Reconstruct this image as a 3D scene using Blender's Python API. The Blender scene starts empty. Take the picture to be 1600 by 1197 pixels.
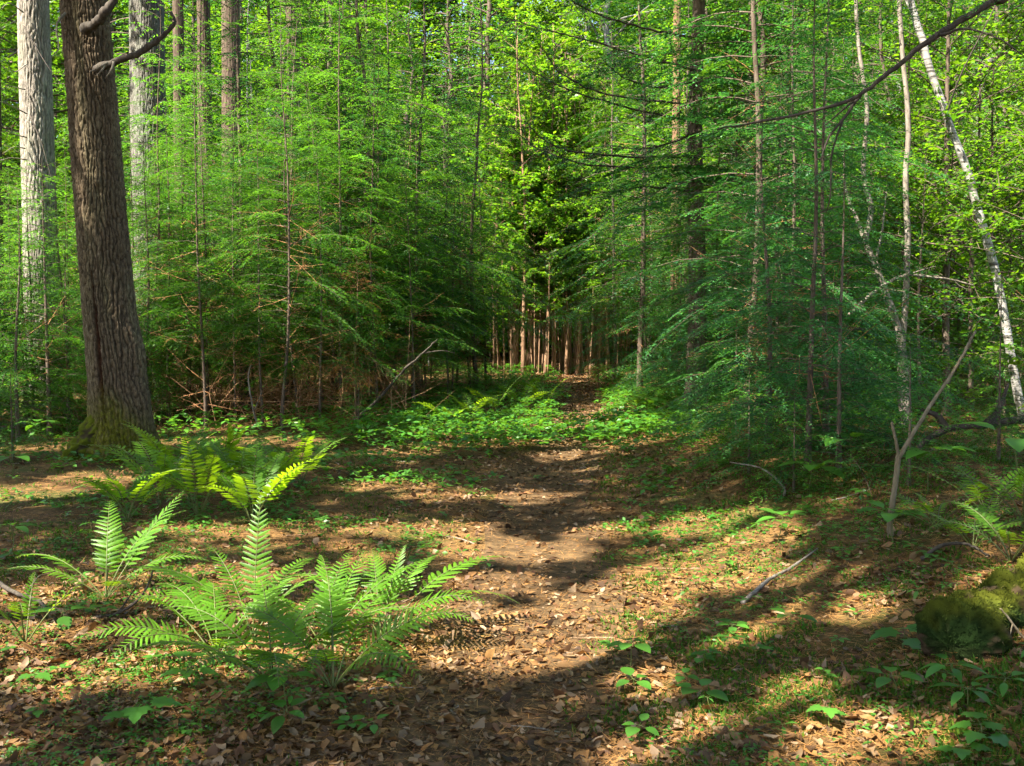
import bpy, math
import numpy as np
from mathutils import Matrix, Vector
R = math.radians
scn = bpy.context.scene
COL = scn.collection

# ------------------------------------------------------------------ camera, sky, sun, exposure
FPX, CX, CY, HOR = 1537.0, 800.0, 598.5, 525.0        # focal length and horizon in photo pixels
CAMZ = 1.5
PITCH = math.atan((CY - HOR) / FPX)
cam_d = bpy.data.cameras.new('camera'); cam = bpy.data.objects.new('camera', cam_d); COL.objects.link(cam)
cam.location = (0, 0, CAMZ); cam.rotation_euler = (math.pi/2 - PITCH, 0, 0)
cam_d.sensor_width = 36; cam_d.lens = FPX/1600*36; cam_d.clip_end = 800; cam_d.clip_start = .05
scn.camera = cam
SUN_EL = R(52); SUN_AZ = (-0.80, -0.60)               # horizontal direction towards the sun
SUN = np.array([SUN_AZ[0]*math.cos(SUN_EL), SUN_AZ[1]*math.cos(SUN_EL), math.sin(SUN_EL)])
w = bpy.data.worlds.new('World'); scn.world = w; w.use_nodes = True
nt = w.node_tree; nt.nodes.clear()
sky = nt.nodes.new('ShaderNodeTexSky'); sky.sky_type = 'NISHITA'; sky.sun_disc = False
sky.sun_elevation = SUN_EL; sky.sun_rotation = math.atan2(SUN_AZ[0], SUN_AZ[1]); sky.dust_density = 2.0
bg = nt.nodes.new('ShaderNodeBackground'); bg.inputs['Strength'].default_value = 0.09
wo = nt.nodes.new('ShaderNodeOutputWorld')
nt.links.new(sky.outputs[0], bg.inputs[0]); nt.links.new(bg.outputs[0], wo.inputs[0])
sl = bpy.data.lights.new('sun', 'SUN'); sl.energy = 5.0; sl.angle = R(0.53); sl.color = (1, .93, .80)
so = bpy.data.objects.new('sun', sl); COL.objects.link(so); so.location = (-20, -15, 30)
so.rotation_euler = Vector(-SUN).to_track_quat('-Z', 'Y').to_euler()
scn.view_settings.view_transform = 'Standard'; scn.view_settings.look = 'None'
scn.view_settings.exposure = 2.28; scn.view_settings.gamma = 1
scn.view_settings.use_curve_mapping = False
cy = scn.cycles
cy.max_bounces = 4; cy.diffuse_bounces = 3; cy.glossy_bounces = 1; cy.transmission_bounces = 2
cy.use_denoising = True; cy.use_adaptive_sampling = True; cy.adaptive_threshold = 0.04
cy.caustics_reflective = False; cy.caustics_refractive = False; cy.sample_clamp_indirect = 4.0

# ------------------------------------------------------------------ helpers
def rng(s): return np.random.default_rng(s)
def _hash(i, j, k, seed):
    n = (i*374761393 + j*668265263 + k*2147483647 + seed*1274126177) & 0xffffffff
    n = ((n ^ (n >> 13))*1274126177) & 0xffffffff
    n = ((n ^ (n >> 16))*2246822519) & 0xffffffff
    return ((n ^ (n >> 15)) & 0xffffff)/16777215.0
def vnoise(p, seed=0):
    p = np.asarray(p, float); f = np.floor(p); i = f.astype(np.int64); t = p - f; t = t*t*(3-2*t)
    x, y, z = i[..., 0], i[..., 1], i[..., 2]; a, b, c = t[..., 0], t[..., 1], t[..., 2]
    r = 0
    for dx in (0, 1):
        for dy in (0, 1):
            for dz in (0, 1):
                r = r + _hash(x+dx, y+dy, z+dz, seed)*(a if dx else 1-a)*(b if dy else 1-b)*(c if dz else 1-c)
    return r
def fbm(p, seed=0, octv=3):
    r = 0; a = .5
    p = np.asarray(p, float)
    for o in range(octv):
        r = r + a*vnoise(p*(2**o), seed+o*17); a *= .5
    return r/(1-.5**octv)
def n2(x, y, s, seed=0, octv=3):
    x, y = np.broadcast_arrays(np.asarray(x, float), np.asarray(y, float))
    return fbm(np.stack([x/s, y/s, np.zeros_like(x)+.37], -1), seed, octv)
def sst(a, b, x):
    t = np.clip((x-a)/(b-a), 0, 1); return t*t*(3-2*t)
def nrm(v): return v/np.maximum(np.linalg.norm(v, axis=-1, keepdims=True), 1e-9)

PY = np.array([-10, 0, 3.4, 4.9, 7.2, 9.8, 14.5, 21, 30, 40, 60, 90.]); PX = np.array([-.4, -.2, -.05, .12, .25, .3, .95, 1.5, 1.85, 2.1, 0., -4.])
def path_x(y): return np.interp(y, PY, PX)
TY = 10.4; TREE = ((188-800)/1537*TY, TY)
def hgt(x, y):
    x = np.asarray(x, float); y = np.asarray(y, float)
    d = x - path_x(y)
    z = .012*np.maximum(y-7, 0) + .03*np.maximum(y-45, 0)
    z = z + .5*sst(.6, 3.4, d)*sst(2, 4, y)*(1-.6*sst(9, 15, y)) + .05*sst(.7, 3.5, -d)
    z = z - .07*np.exp(-(d/.62)**2)
    z = z + .12*np.exp(-(((x-TREE[0])**2+(y-TREE[1])**2)/1.7**2))
    near = 1/(1+np.abs(y)/25)
    z = z + near*(.16*(n2(x, y, 2.3, 5, 2)-.5) + .09*(n2(x, y, .62, 9, 2)-.5) + .03*(n2(x, y, .2, 3, 1)-.5))
    return z
Z0 = float(hgt(0., 3.5)); 
def H(x, y): return float(hgt(x, y))

FW = np.array([0, math.cos(PITCH), -math.sin(PITCH)]); UP = np.array([0, math.sin(PITCH), math.cos(PITCH)])
def ray(px, py):
    d = FW*FPX + UP*(CY-py); d = d.copy(); d[0] = px-CX
    return d/np.linalg.norm(d)
_T = 2.0*np.exp(np.linspace(0, math.log(60), 1500))
def gpt(px, py):
    d = ray(px, py); o = np.array([0, 0, CAMZ])
    P = o + d*_T[:, None]; below = P[:, 2] <= hgt(P[:, 0], P[:, 1])
    k = int(np.argmax(below)) if below.any() else len(_T)-1
    p = P[k]
    return np.array([p[0], p[1], H(p[0], p[1])])
def at(px, py, Y):
    d = ray(px, py); return np.array([0, 0, CAMZ]) + d*(Y/d[1])

def mesh_np(name, V, quads=None, tris=None, tint=None, mi=None, smooth=False):
    me = bpy.data.meshes.new(name)
    V = np.asarray(V, np.float32)
    nq = 0 if quads is None else len(quads); ntr = 0 if tris is None else len(tris)
    idx = np.concatenate([np.asarray(quads, np.int32).ravel() if nq else np.zeros(0, np.int32),
                          np.asarray(tris, np.int32).ravel() if ntr else np.zeros(0, np.int32)])
    me.vertices.add(len(V)); me.vertices.foreach_set('co', V.ravel())
    me.loops.add(len(idx)); me.loops.foreach_set('vertex_index', idx)
    me.polygons.add(nq+ntr)
    st = np.concatenate([np.arange(nq)*4, nq*4+np.arange(ntr)*3]).astype(np.int32)
    me.polygons.foreach_set('loop_start', st)
    if mi is not None: me.polygons.foreach_set('material_index', np.asarray(mi, np.int32))
    if smooth: me.polygons.foreach_set('use_smooth', np.ones(nq+ntr, bool))
    if tint is not None:
        a = me.color_attributes.new('tint', 'FLOAT_COLOR', 'POINT')
        c = np.ones((len(V), 4), np.float32); c[:, :3] = tint
        a.data.foreach_set('color', c.ravel())
    me.update(calc_edges=True)
    return me

class MB:
    """collects pieces of one mesh"""
    def __init__(s): s.V = []; s.Q = []; s.T = []; s.C = []; s.MQ = []; s.MT = []; s.n = 0
    def add(s, V, Q=None, T=None, tint=(1, 1, 1), m=0):
        V = np.asarray(V, float); s.V.append(V)
        t = np.asarray(tint, float)
        s.C.append(np.broadcast_to(t, (len(V), 3)))
        if Q is not None and len(Q): s.Q.append(np.asarray(Q)+s.n); s.MQ.append(np.full(len(Q), m))
        if T is not None and len(T): s.T.append(np.asarray(T)+s.n); s.MT.append(np.full(len(T), m))
        s.n += len(V)
    def mesh(s, name, smooth=False):
        Q = np.concatenate(s.Q) if s.Q else None; T = np.concatenate(s.T) if s.T else None
        mi = np.concatenate(s.MQ+s.MT)
        return mesh_np(name, np.concatenate(s.V), Q, T, np.concatenate(s.C), mi, smooth)

def obj(name, me, mats=None, parent=None, M=None):
    if mats is not None and not me.materials:
        for m in (mats if isinstance(mats, (list, tuple)) else [mats]): me.materials.append(m)
    o = bpy.data.objects.new(name, me); COL.objects.link(o)
    if parent is not None: o.parent = parent
    if M is not None: o.matrix_basis = M
    return o
def tag(o, label, cat=None, group=None, kind=None):
    if label: o['label'] = label
    if cat: o['category'] = cat
    if group: o['group'] = group
    if kind: o['kind'] = kind
    return o
def thing(name, label, cat, loc, rz=0, group=None, sc=1, tilt=(0, 0)):
    o = bpy.data.objects.new(name, None); COL.objects.link(o); o.empty_display_size = .1
    o.location = loc; o.rotation_euler = (tilt[0], tilt[1], rz); o.scale = (sc, sc, sc)
    return tag(o, label, cat, group)

def tube_np(P, rad, sides=6, twist=0., cap=True):
    P = np.asarray(P, float); n = len(P); rad = np.broadcast_to(np.asarray(rad, float), (n,))
    T = np.gradient(P, axis=0); T = nrm(T)
    ref = np.array([0, 0, 1.]) if abs(T[0, 2]) < .8 else np.array([1., 0, 0])
    A = np.zeros_like(P); a = nrm(np.cross(T[0], ref))
    for i in range(n):
        a = nrm(a - T[i]*np.dot(a, T[i])); A[i] = a
    B = np.cross(T, A)
    th = np.arange(sides)/sides*2*math.pi + twist
    V = P[:, None, :] + rad[:, None, None]*(np.cos(th)[None, :, None]*A[:, None, :] + np.sin(th)[None, :, None]*B[:, None, :])
    V = V.reshape(-1, 3)
    i = np.arange(n-1)[:, None]*sides; j = np.arange(sides)[None, :]; j2 = (j+1) % sides
    Q = np.stack([i+j, i+j2, i+sides+j2, i+sides+j], -1).reshape(-1, 4)
    Tr = None
    if cap:
        V = np.concatenate([V, P[-1:]+T[-1:]*rad[-1]*.6, P[:1]-T[:1]*rad[0]*.3]); b = (n-1)*sides; jj = np.arange(sides)
        Tr = np.concatenate([np.stack([b+jj, b+(jj+1) % sides, np.full(sides, n*sides)], -1),
                             np.stack([(jj+1) % sides, jj, np.full(sides, n*sides+1)], -1)])
    return V, Q, Tr
def smooth_line(P, n):
    P = np.asarray(P, float); 
    if len(P) < 3:
        t = np.linspace(0, 1, n)[:, None]; return P[0]*(1-t)+P[-1]*t
    Pe = np.concatenate([[2*P[0]-P[1]], P, [2*P[-1]-P[-2]]])
    out = []
    ts = np.linspace(0, len(P)-1, n)
    for t in ts:
        i = min(int(t), len(P)-2); f = t-i; a, b, c, d = Pe[i], Pe[i+1], Pe[i+2], Pe[i+3]
        out.append(.5*((2*b)+(-a+c)*f+(2*a-5*b+4*c-d)*f*f+(-a+3*b-3*c+d)*f**3))
    return np.array(out)
def leaves_np(P, D, N, l, wd, fold=.0, mid=.42):
    """diamond leaf per point: P base, D direction, N normal, l length, wd width -> verts, quads"""
    D = nrm(D); S = nrm(np.cross(N, D)); N = np.cross(D, S)
    l = np.asarray(l)[:, None]; wd = np.asarray(wd)[:, None]
    a = P; b = P + D*l*mid + S*wd*.5 + N*wd*fold; c = P + D*l; d = P + D*l*mid - S*wd*.5 + N*wd*fold
    V = np.stack([a, d, c, b], 1).reshape(-1, 3)
    i = np.arange(len(P))*4
    return V, i
def leaf_quads(i): return np.stack([i, i+1, i+2, i+3], -1)
def leaf_tris(i): return np.concatenate([np.stack([i, i+1, i+2], -1), np.stack([i, i+2, i+3], -1)])

# ------------------------------------------------------------------ materials
def newmat(name):
    m = bpy.data.materials.new(name); m.use_nodes = True; m.node_tree.nodes.clear()
    return m, m.node_tree.nodes, m.node_tree.links
def mixc(ns, ls, a, b, fac, mode='MIX'):
    n = ns.new('ShaderNodeMix'); n.data_type = 'RGBA'; n.blend_type = mode
    for s, v in ((n.inputs[0], fac), (n.inputs[6], a), (n.inputs[7], b)):
        if hasattr(v, 'is_output'): ls.new(v, s)
        elif isinstance(v, (int, float)): s.default_value = v
        else: s.default_value = (*v, 1)
    return n.outputs[2]
def ramp(ns, ls, fac, stops):
    r = ns.new('ShaderNodeValToRGB'); e = r.color_ramp.elements
    while len(e) < len(stops): e.new(.5)
    for k, (p, c) in enumerate(stops):
        e[k].position = p; e[k].color = (*c, 1) if not isinstance(c, (int, float)) else (c, c, c, 1)
    ls.new(fac, r.inputs[0]); return r.outputs[0]
def leafmat(name, base, trans, tfac=.42, rough=.45, var=.35, spec=.35):
    m, ns, ls = newmat(name)
    at_ = ns.new('ShaderNodeAttribute'); at_.attribute_name = 'tint'
    oi = ns.new('ShaderNodeObjectInfo')
    mr = ns.new('ShaderNodeMapRange'); mr.inputs[3].default_value = 1-var; mr.inputs[4].default_value = 1+var
    ls.new(oi.outputs['Random'], mr.inputs[0])
    t = mixc(ns, ls, at_.outputs['Color'], mr.outputs[0], 1.0, 'MULTIPLY')
    cb = mixc(ns, ls, t, base, 1.0, 'MULTIPLY'); ct = mixc(ns, ls, t, trans, 1.0, 'MULTIPLY')
    p = ns.new('ShaderNodeBsdfPrincipled'); p.inputs['Roughness'].default_value = rough
    p.inputs['Specular IOR Level'].default_value = spec
    ls.new(cb, p.inputs['Base Color'])
    tr = ns.new('ShaderNodeBsdfTranslucent'); ls.new(ct, tr.inputs[0])
    mx = ns.new('ShaderNodeMixShader'); mx.inputs[0].default_value = tfac
    ls.new(p.outputs[0], mx.inputs[1]); ls.new(tr.outputs[0], mx.inputs[2])
    o = ns.new('ShaderNodeOutputMaterial'); ls.new(mx.outputs[0], o.inputs[0])
    return m
def barkmat(name, c1, c2, c3, sx=9., sz=1.6, bump=.6, dist=.02, rough=.85):
    m, ns, ls = newmat(name)
    tc = ns.new('ShaderNodeTexCoord'); mp = ns.new('ShaderNodeMapping'); mp.inputs['Scale'].default_value = (sx, sx, sz)
    ls.new(tc.outputs['Object'], mp.inputs[0])
    n1 = ns.new('ShaderNodeTexNoise'); n1.inputs['Scale'].default_value = 1.6; n1.inputs['Detail'].default_value = 6
    n1.inputs['Roughness'].default_value = .65; ls.new(mp.outputs[0], n1.inputs[0])
    n2_ = ns.new('ShaderNodeTexNoise'); n2_.inputs['Scale'].default_value = 1.3; n2_.inputs['Detail'].default_value = 3
    ls.new(tc.outputs['Object'], n2_.inputs[0])
    c = ramp(ns, ls, n1.outputs[0], [(.3, c1), (.5, c2), (.72, c3)])
    c = mixc(ns, ls, c, (.62, .7, .55), ramp(ns, ls, n2_.outputs[0], [(.5, 0.), (.75, .55)]), 'MULTIPLY')
    at_ = ns.new('ShaderNodeAttribute'); at_.attribute_name = 'tint'
    c = mixc(ns, ls, c, at_.outputs['Color'], 1., 'MULTIPLY')
    p = ns.new('ShaderNodeBsdfPrincipled'); p.inputs['Roughness'].default_value = rough; p.inputs['Specular IOR Level'].default_value = .2
    ls.new(c, p.inputs['Base Color'])
    b = ns.new('ShaderNodeBump'); b.inputs['Strength'].default_value = bump; b.inputs['Distance'].default_value = dist
    ls.new(n1.outputs[0], b.inputs['Height']); ls.new(b.outputs[0], p.inputs['Normal'])
    o = ns.new('ShaderNodeOutputMaterial'); ls.new(p.outputs[0], o.inputs[0])
    return m
M_hem = leafmat('hemlock_needles', (.036, .118, .016), (.115, .30, .014), .43, .5)
M_hem2 = leafmat('hemlock_needles_deep', (.025, .10, .029), (.065, .24, .03), .38, .5)
M_brd = leafmat('beech_leaves', (.06, .15, .012), (.20, .40, .01), .48, .4)
M_cano = leafmat('canopy_leaves', (.05, .11, .02), (.12, .24, .02), .42, .45)
M_fern = leafmat('fern_green', (.08, .20, .012), (.30, .48, .008), .46, .42, .3)
M_seed = leafmat('seedling_leaf', (.062, .185, .022), (.17, .40, .015), .4, .4, .3)
M_moss = leafmat('moss_green', (.06, .11, .012), (.10, .18, .012), .25, .8, .1, .1)
M_litter = leafmat('dead_leaf', (1, 1, 1), (.8, .6, .45), .18, .6, .0, .25)
M_needle = leafmat('pine_needle', (1, 1, 1), (1, 1, 1), .05, .6, .0, .2)
M_barkbig = barkmat('furrowed_bark', (.05, .036, .022), (.115, .085, .053), (.21, .168, .115), 34, 12, .7, .012)
M_bark = barkmat('hemlock_bark', (.05, .035, .025), (.11, .08, .058), (.19, .15, .115), 16, 4, .7, .01)
M_barkg = barkmat('grey_bark', (.08, .077, .068), (.155, .15, .135), (.25, .245, .225), 26, 6, .7, .012)
M_barksun = barkmat('sunlit_bark', (.14, .13, .11), (.27, .25, .22), (.40, .375, .335), 26, 6, .7, .012)  # paler copy of the grey bark, sunlight on the left trunk put into its colour
M_pole = barkmat('pole_bark', (.10, .055, .03), (.23, .135, .078), (.38, .245, .155), 18, 4, .5, .008)
M_dead = barkmat('dead_wood', (.10, .08, .062), (.21, .175, .14), (.34, .30, .255), 22, 5, .4, .004)
M_twig = barkmat('dark_twig', (.03, .024, .02), (.06, .048, .038), (.11, .09, .07), 20, 6, .4, .004)
M_tan = barkmat('tan_bark', (.10, .075, .045), (.17, .135, .085), (.25, .21, .14), 20, 5, .3, .003)
M_brown = barkmat('dead_twig', (.10, .06, .035), (.20, .125, .07), (.32, .22, .14), 20, 6, .3, .003)

def birchmat():
    m, ns, ls = newmat('birch_bark')
    tc = ns.new('ShaderNodeTexCoord'); mp = ns.new('ShaderNodeMapping'); mp.inputs['Scale'].default_value = (5, 5, 38)
    ls.new(tc.outputs['Object'], mp.inputs[0])
    a = ns.new('ShaderNodeTexNoise'); a.inputs['Scale'].default_value = 1; a.inputs['Detail'].default_value = 3; ls.new(mp.outputs[0], a.inputs[0])
    b = ns.new('ShaderNodeTexNoise'); b.inputs['Scale'].default_value = 3.2; b.inputs['Detail'].default_value = 2; ls.new(tc.outputs['Object'], b.inputs[0])
    c = ramp(ns, ls, a.outputs[0], [(.36, (.07, .06, .05)), (.43, (.24, .225, .20)), (.68, (.42, .40, .37))])
    c = mixc(ns, ls, c, (.05, .045, .04), ramp(ns, ls, b.outputs[0], [(.6, 0.), (.66, 1.)]))
    p = ns.new('ShaderNodeBsdfPrincipled'); p.inputs['Roughness'].default_value = .6; ls.new(c, p.inputs['Base Color'])
    o = ns.new('ShaderNodeOutputMaterial'); ls.new(p.outputs[0], o.inputs[0]); return m
M_birch = birchmat()
def groundmat(name, path=False):
    m, ns, ls = newmat(name)
    tc = ns.new('ShaderNodeTexCoord')
    def noise(s, d=4, r=.6):
        n = ns.new('ShaderNodeTexNoise'); n.inputs['Scale'].default_value = s; n.inputs['Detail'].default_value = d
        n.inputs['Roughness'].default_value = r; ls.new(tc.outputs['Object'], n.inputs[0]); return n.outputs[0]
    a = noise(9, 8, .7); b = noise(.8, 4); c_ = noise(45, 4); g = noise(1.7, 5, .65)
    if path: c = ramp(ns, ls, a, [(.3, (.045, .03, .016)), (.5, (.095, .062, .031)), (.7, (.18, .115, .055))])
    else: c = ramp(ns, ls, a, [(.3, (.05, .029, .013)), (.5, (.125, .075, .031)), (.68, (.23, .14, .055))])
    c = mixc(ns, ls, c, (1.6, 1.35, 1.1), ramp(ns, ls, c_, [(.45, 0.), (.7, .8)]), 'MULTIPLY')
    if not path:
        c = mixc(ns, ls, c, (.055, .075, .015), ramp(ns, ls, g, [(.5, 0.), (.62, .75)]))
    c = mixc(ns, ls, c, (.55, .5, .5), ramp(ns, ls, b, [(.4, 0.), (.65, .7)]), 'MULTIPLY')
    p = ns.new('ShaderNodeBsdfPrincipled'); p.inputs['Roughness'].default_value = .95; p.inputs['Specular IOR Level'].default_value = .1
    ls.new(c, p.inputs['Base Color'])
    bu = ns.new('ShaderNodeBump'); bu.inputs['Strength'].default_value = .9; bu.inputs['Distance'].default_value = .03
    ls.new(a, bu.inputs['Height']); ls.new(bu.outputs[0], p.inputs['Normal'])
    o = ns.new('ShaderNodeOutputMaterial'); ls.new(p.outputs[0], o.inputs[0]); return m
M_ground = groundmat('forest_floor'); M_path = groundmat('trodden_duff', True)

# ------------------------------------------------------------------ ground and path
def grid_mesh(name, xs, ys, dz=0., fx=None):
    X, Y = np.meshgrid(xs, ys)
    if fx is not None: X = fx(X, Y)
    V = np.stack([X, Y, hgt(X, Y)+dz], -1).reshape(-1, 3); nx, ny = len(xs), len(ys)
    i = (np.arange(ny-1)[:, None]*nx + np.arange(nx-1)[None, :]).ravel()
    return mesh_np(name, V, np.stack([i, i+1, i+nx+1, i+nx], -1), smooth=True)
xs = np.unique(np.concatenate([np.linspace(-160, -30, 14), np.linspace(-30, -8, 30), np.linspace(-8, 8, 170), np.linspace(8, 30, 30), np.linspace(30, 160, 14)]))
ys = np.unique(np.concatenate([np.linspace(-60, -2, 16), np.linspace(-2, 2.4, 10), np.linspace(2.4, 12, 140), np.linspace(12, 30, 90), np.linspace(30, 80, 50), np.linspace(80, 240, 14)]))
g = obj('ground', grid_mesh('ground', xs, ys), M_ground); tag(g, None, kind='structure')
pys = np.linspace(1.5, 33.5, 360); pxs = np.linspace(-1, 1, 17)
def pfx(X, Y):
    wv = .34 + .22*(n2(Y, Y*0+3, 1.1, 21, 3)) + .25*(n2(np.sign(X)*3, Y, .45, 8, 2)-.5)*(np.abs(X) > .4)
    return path_x(Y) + X*wv
# path sheet: taken 6 mm above the ground surface it follows
pth = obj('path', grid_mesh('path', pxs, pys, .012, pfx), M_path); tag(pth, None, kind='structure')

# ------------------------------------------------------------------ tree makers
def tint_var(r, n, hue=.18, val=.3):
    v = 1 + (r.random(n)-.5)*2*val; h = (r.random(n)-.5)*2*hue
    return np.stack([v*(1+h*1.3), v, v*(1-h*.6)], -1)

def hemlock(seed, Ht, base, Rad, nbr, lw=(.045, .013), sp=.024, twsp=.05, trunk_r=.05, dead=0, sides=8, asym=None, droop=.42):
    """returns trunk mesh (wood incl. limbs) and crown mesh"""
    r = rng(seed); W = MB(); nseg = 22
    zz = np.linspace(0, Ht, nseg)
    bend = np.stack([.05*Ht*(n2(zz*.6, zz*0+seed, 1.6, seed, 2)-.5), .05*Ht*(n2(zz*.6, zz*0+seed+7, 1.6, seed+3, 2)-.5), zz], -1)
    bend[:, :2] -= bend[0, :2]
    rad = trunk_r*((1-zz/Ht)**.85*.97+.03) + trunk_r*.55*np.exp(-zz/(.1+trunk_r*2))
    bend[0, 2] = -.25
    W.add(*tube_np(bend, rad, sides))
    Ps, Ds, Ns, Ls, Wd, Cs = [], [], [], [], [], []
    def axis(z): return np.array([np.interp(z, zz, bend[:, 0]), np.interp(z, zz, bend[:, 1]), z])
    for k in range(nbr):
        t = (k+r.random())/nbr; t = t**1.15; z = base+t*(Ht-base)*.985
        L = Rad*((1-t)**.75)*(.55+.6*r.random()) + .10
        az = k*2.39996 + r.normal()*.35
        if asym is not None and math.cos(az-asym) < -.2 and r.random() < .6: L *= .5
        u = np.linspace(0, 1, 7); el = .28-.1*(1-t)+r.normal()*.12 + .5*t*t
        d = np.array([math.cos(az), math.sin(az), 0]); sd = np.array([-d[1], d[0], 0])
        o = axis(z); wob = r.normal(0, .04)
        def cur(s):
            s = np.asarray(s)[..., None]
            return o + d*(L*s) + sd*(L*wob*s*s) + np.array([0, 0, 1.])*(L*(el*s-droop*s*s))
        W.add(*tube_np(cur(u), trunk_r*.16*(1-u*.85)*(.5+.7*min(L, 1.2)), 3, cap=False))
        ns = max(4, int(L/twsp)); s = np.linspace(.12 if L < .8 else .22, 1, ns)
        sg = np.where(np.arange(ns) % 2, 1., -1.); roll = r.normal(0, .22)
        ls = (.07 + .42*L*(1-s)**.8*np.minimum(1, (s+.12)*2.2))*(.6+.6*r.random(ns)); ls[-1] = .12
        an = np.where(np.arange(ns) == ns-1, 0, R(52)+r.normal(0, .14, ns))
        td = d*np.cos(an)[:, None] + sd*(sg*np.sin(an))[:, None] + np.array([0, 0, 1.])*(sg*roll*.8 - .12 + el*.3 - droop*.6*s)[:, None]
        td = nrm(td); p0 = cur(s)
        keep = r.random(ns) > .08
        p0, td, ls = p0[keep], td[keep], ls[keep]
        nu = max(3, int(ls.max()/sp)); uu = (np.arange(nu)+.5)*sp
        mask = uu[None, :] < ls[:, None]
        ti, ui = np.nonzero(mask); us = uu[ui]
        pp = p0[ti] + td[ti]*us[:, None]; pp[:, 2] -= .35*us*us/np.maximum(ls[ti], .1)
        sg2 = np.where(ui % 2, 1., -1.)
        sdv = nrm(np.cross(np.array([0, 0, 1.]), td[ti])); 
        a2 = R(48)+r.normal(0, .25, len(us))
        dd = td[ti]*np.cos(a2)[:, None] + sdv*(sg2*np.sin(a2))[:, None]; dd[:, 2] += r.normal(-.1, .16, len(us))
        nn = np.array([0, 0, 1.]) + r.normal(0, .3, (len(us), 3)) + sdv*roll
        sc = (.6+.7*r.random(len(us)))*(1-.35*us/np.maximum(ls[ti], .05))
        Ps.append(pp); Ds.append(dd); Ns.append(nn); Ls.append(lw[0]*sc); Wd.append(lw[1]*(.7+.6*r.random(len(us))))
        bt = 1+r.normal(0, .2); tipy = 1 + .5*(s[keep][ti])**4*r.random(len(us))
        tipy = 1+1.1*np.clip(.55*(us/np.maximum(ls[ti], .05))**3+.55*s[keep][ti]**4, 0, 1)*r.random(len(us)); c = tint_var(r, len(us), .10, .22)*bt; c[:, 0] *= tipy**1.25; c[:, 1] *= tipy**.75
        Cs.append(c)
    for k in range(dead):                                    # dead bare twigs on the shaded lower stem
        z = .15 + r.random()*(base+.35*(Ht-base)); az = r.random()*6.28; L = (.25+.7*r.random())*min(1., Rad)
        el = r.normal(.05, .35)
        u = np.linspace(0, 1, 4)[:, None]; d = np.array([math.cos(az), math.sin(az), el]); b = np.array([r.normal(), r.normal(), r.normal()])*.12
        P = axis(z) + d*L*u + b*L*u*u
        W.add(*tube_np(P, .005*(1-u[:, 0]*.7), 3, cap=False), tint=(1.7, 1.35, 1.05), m=1)
        for q in range(5):
            s_ = .25+.7*r.random(); p = axis(z)+d*L*s_+b*L*s_*s_; e = nrm(d+r.normal(0, .8, 3))*L*.35*(1.1-s_)
            W.add(*tube_np(np.array([p, p+e*.6+r.normal(0, .01, 3), p+e]), [.0028, .002, .001], 3, cap=False), tint=(1.7, 1.3, 1.), m=1)
    P = np.concatenate(Ps); V, i = leaves_np(P, np.concatenate(Ds), np.concatenate(Ns), np.concatenate(Ls), np.concatenate(Wd))
    cm = mesh_np('crown', V, leaf_quads(i), None, np.repeat(np.concatenate(Cs), 4, 0))
    return W.mesh('trunk', True), cm

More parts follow.
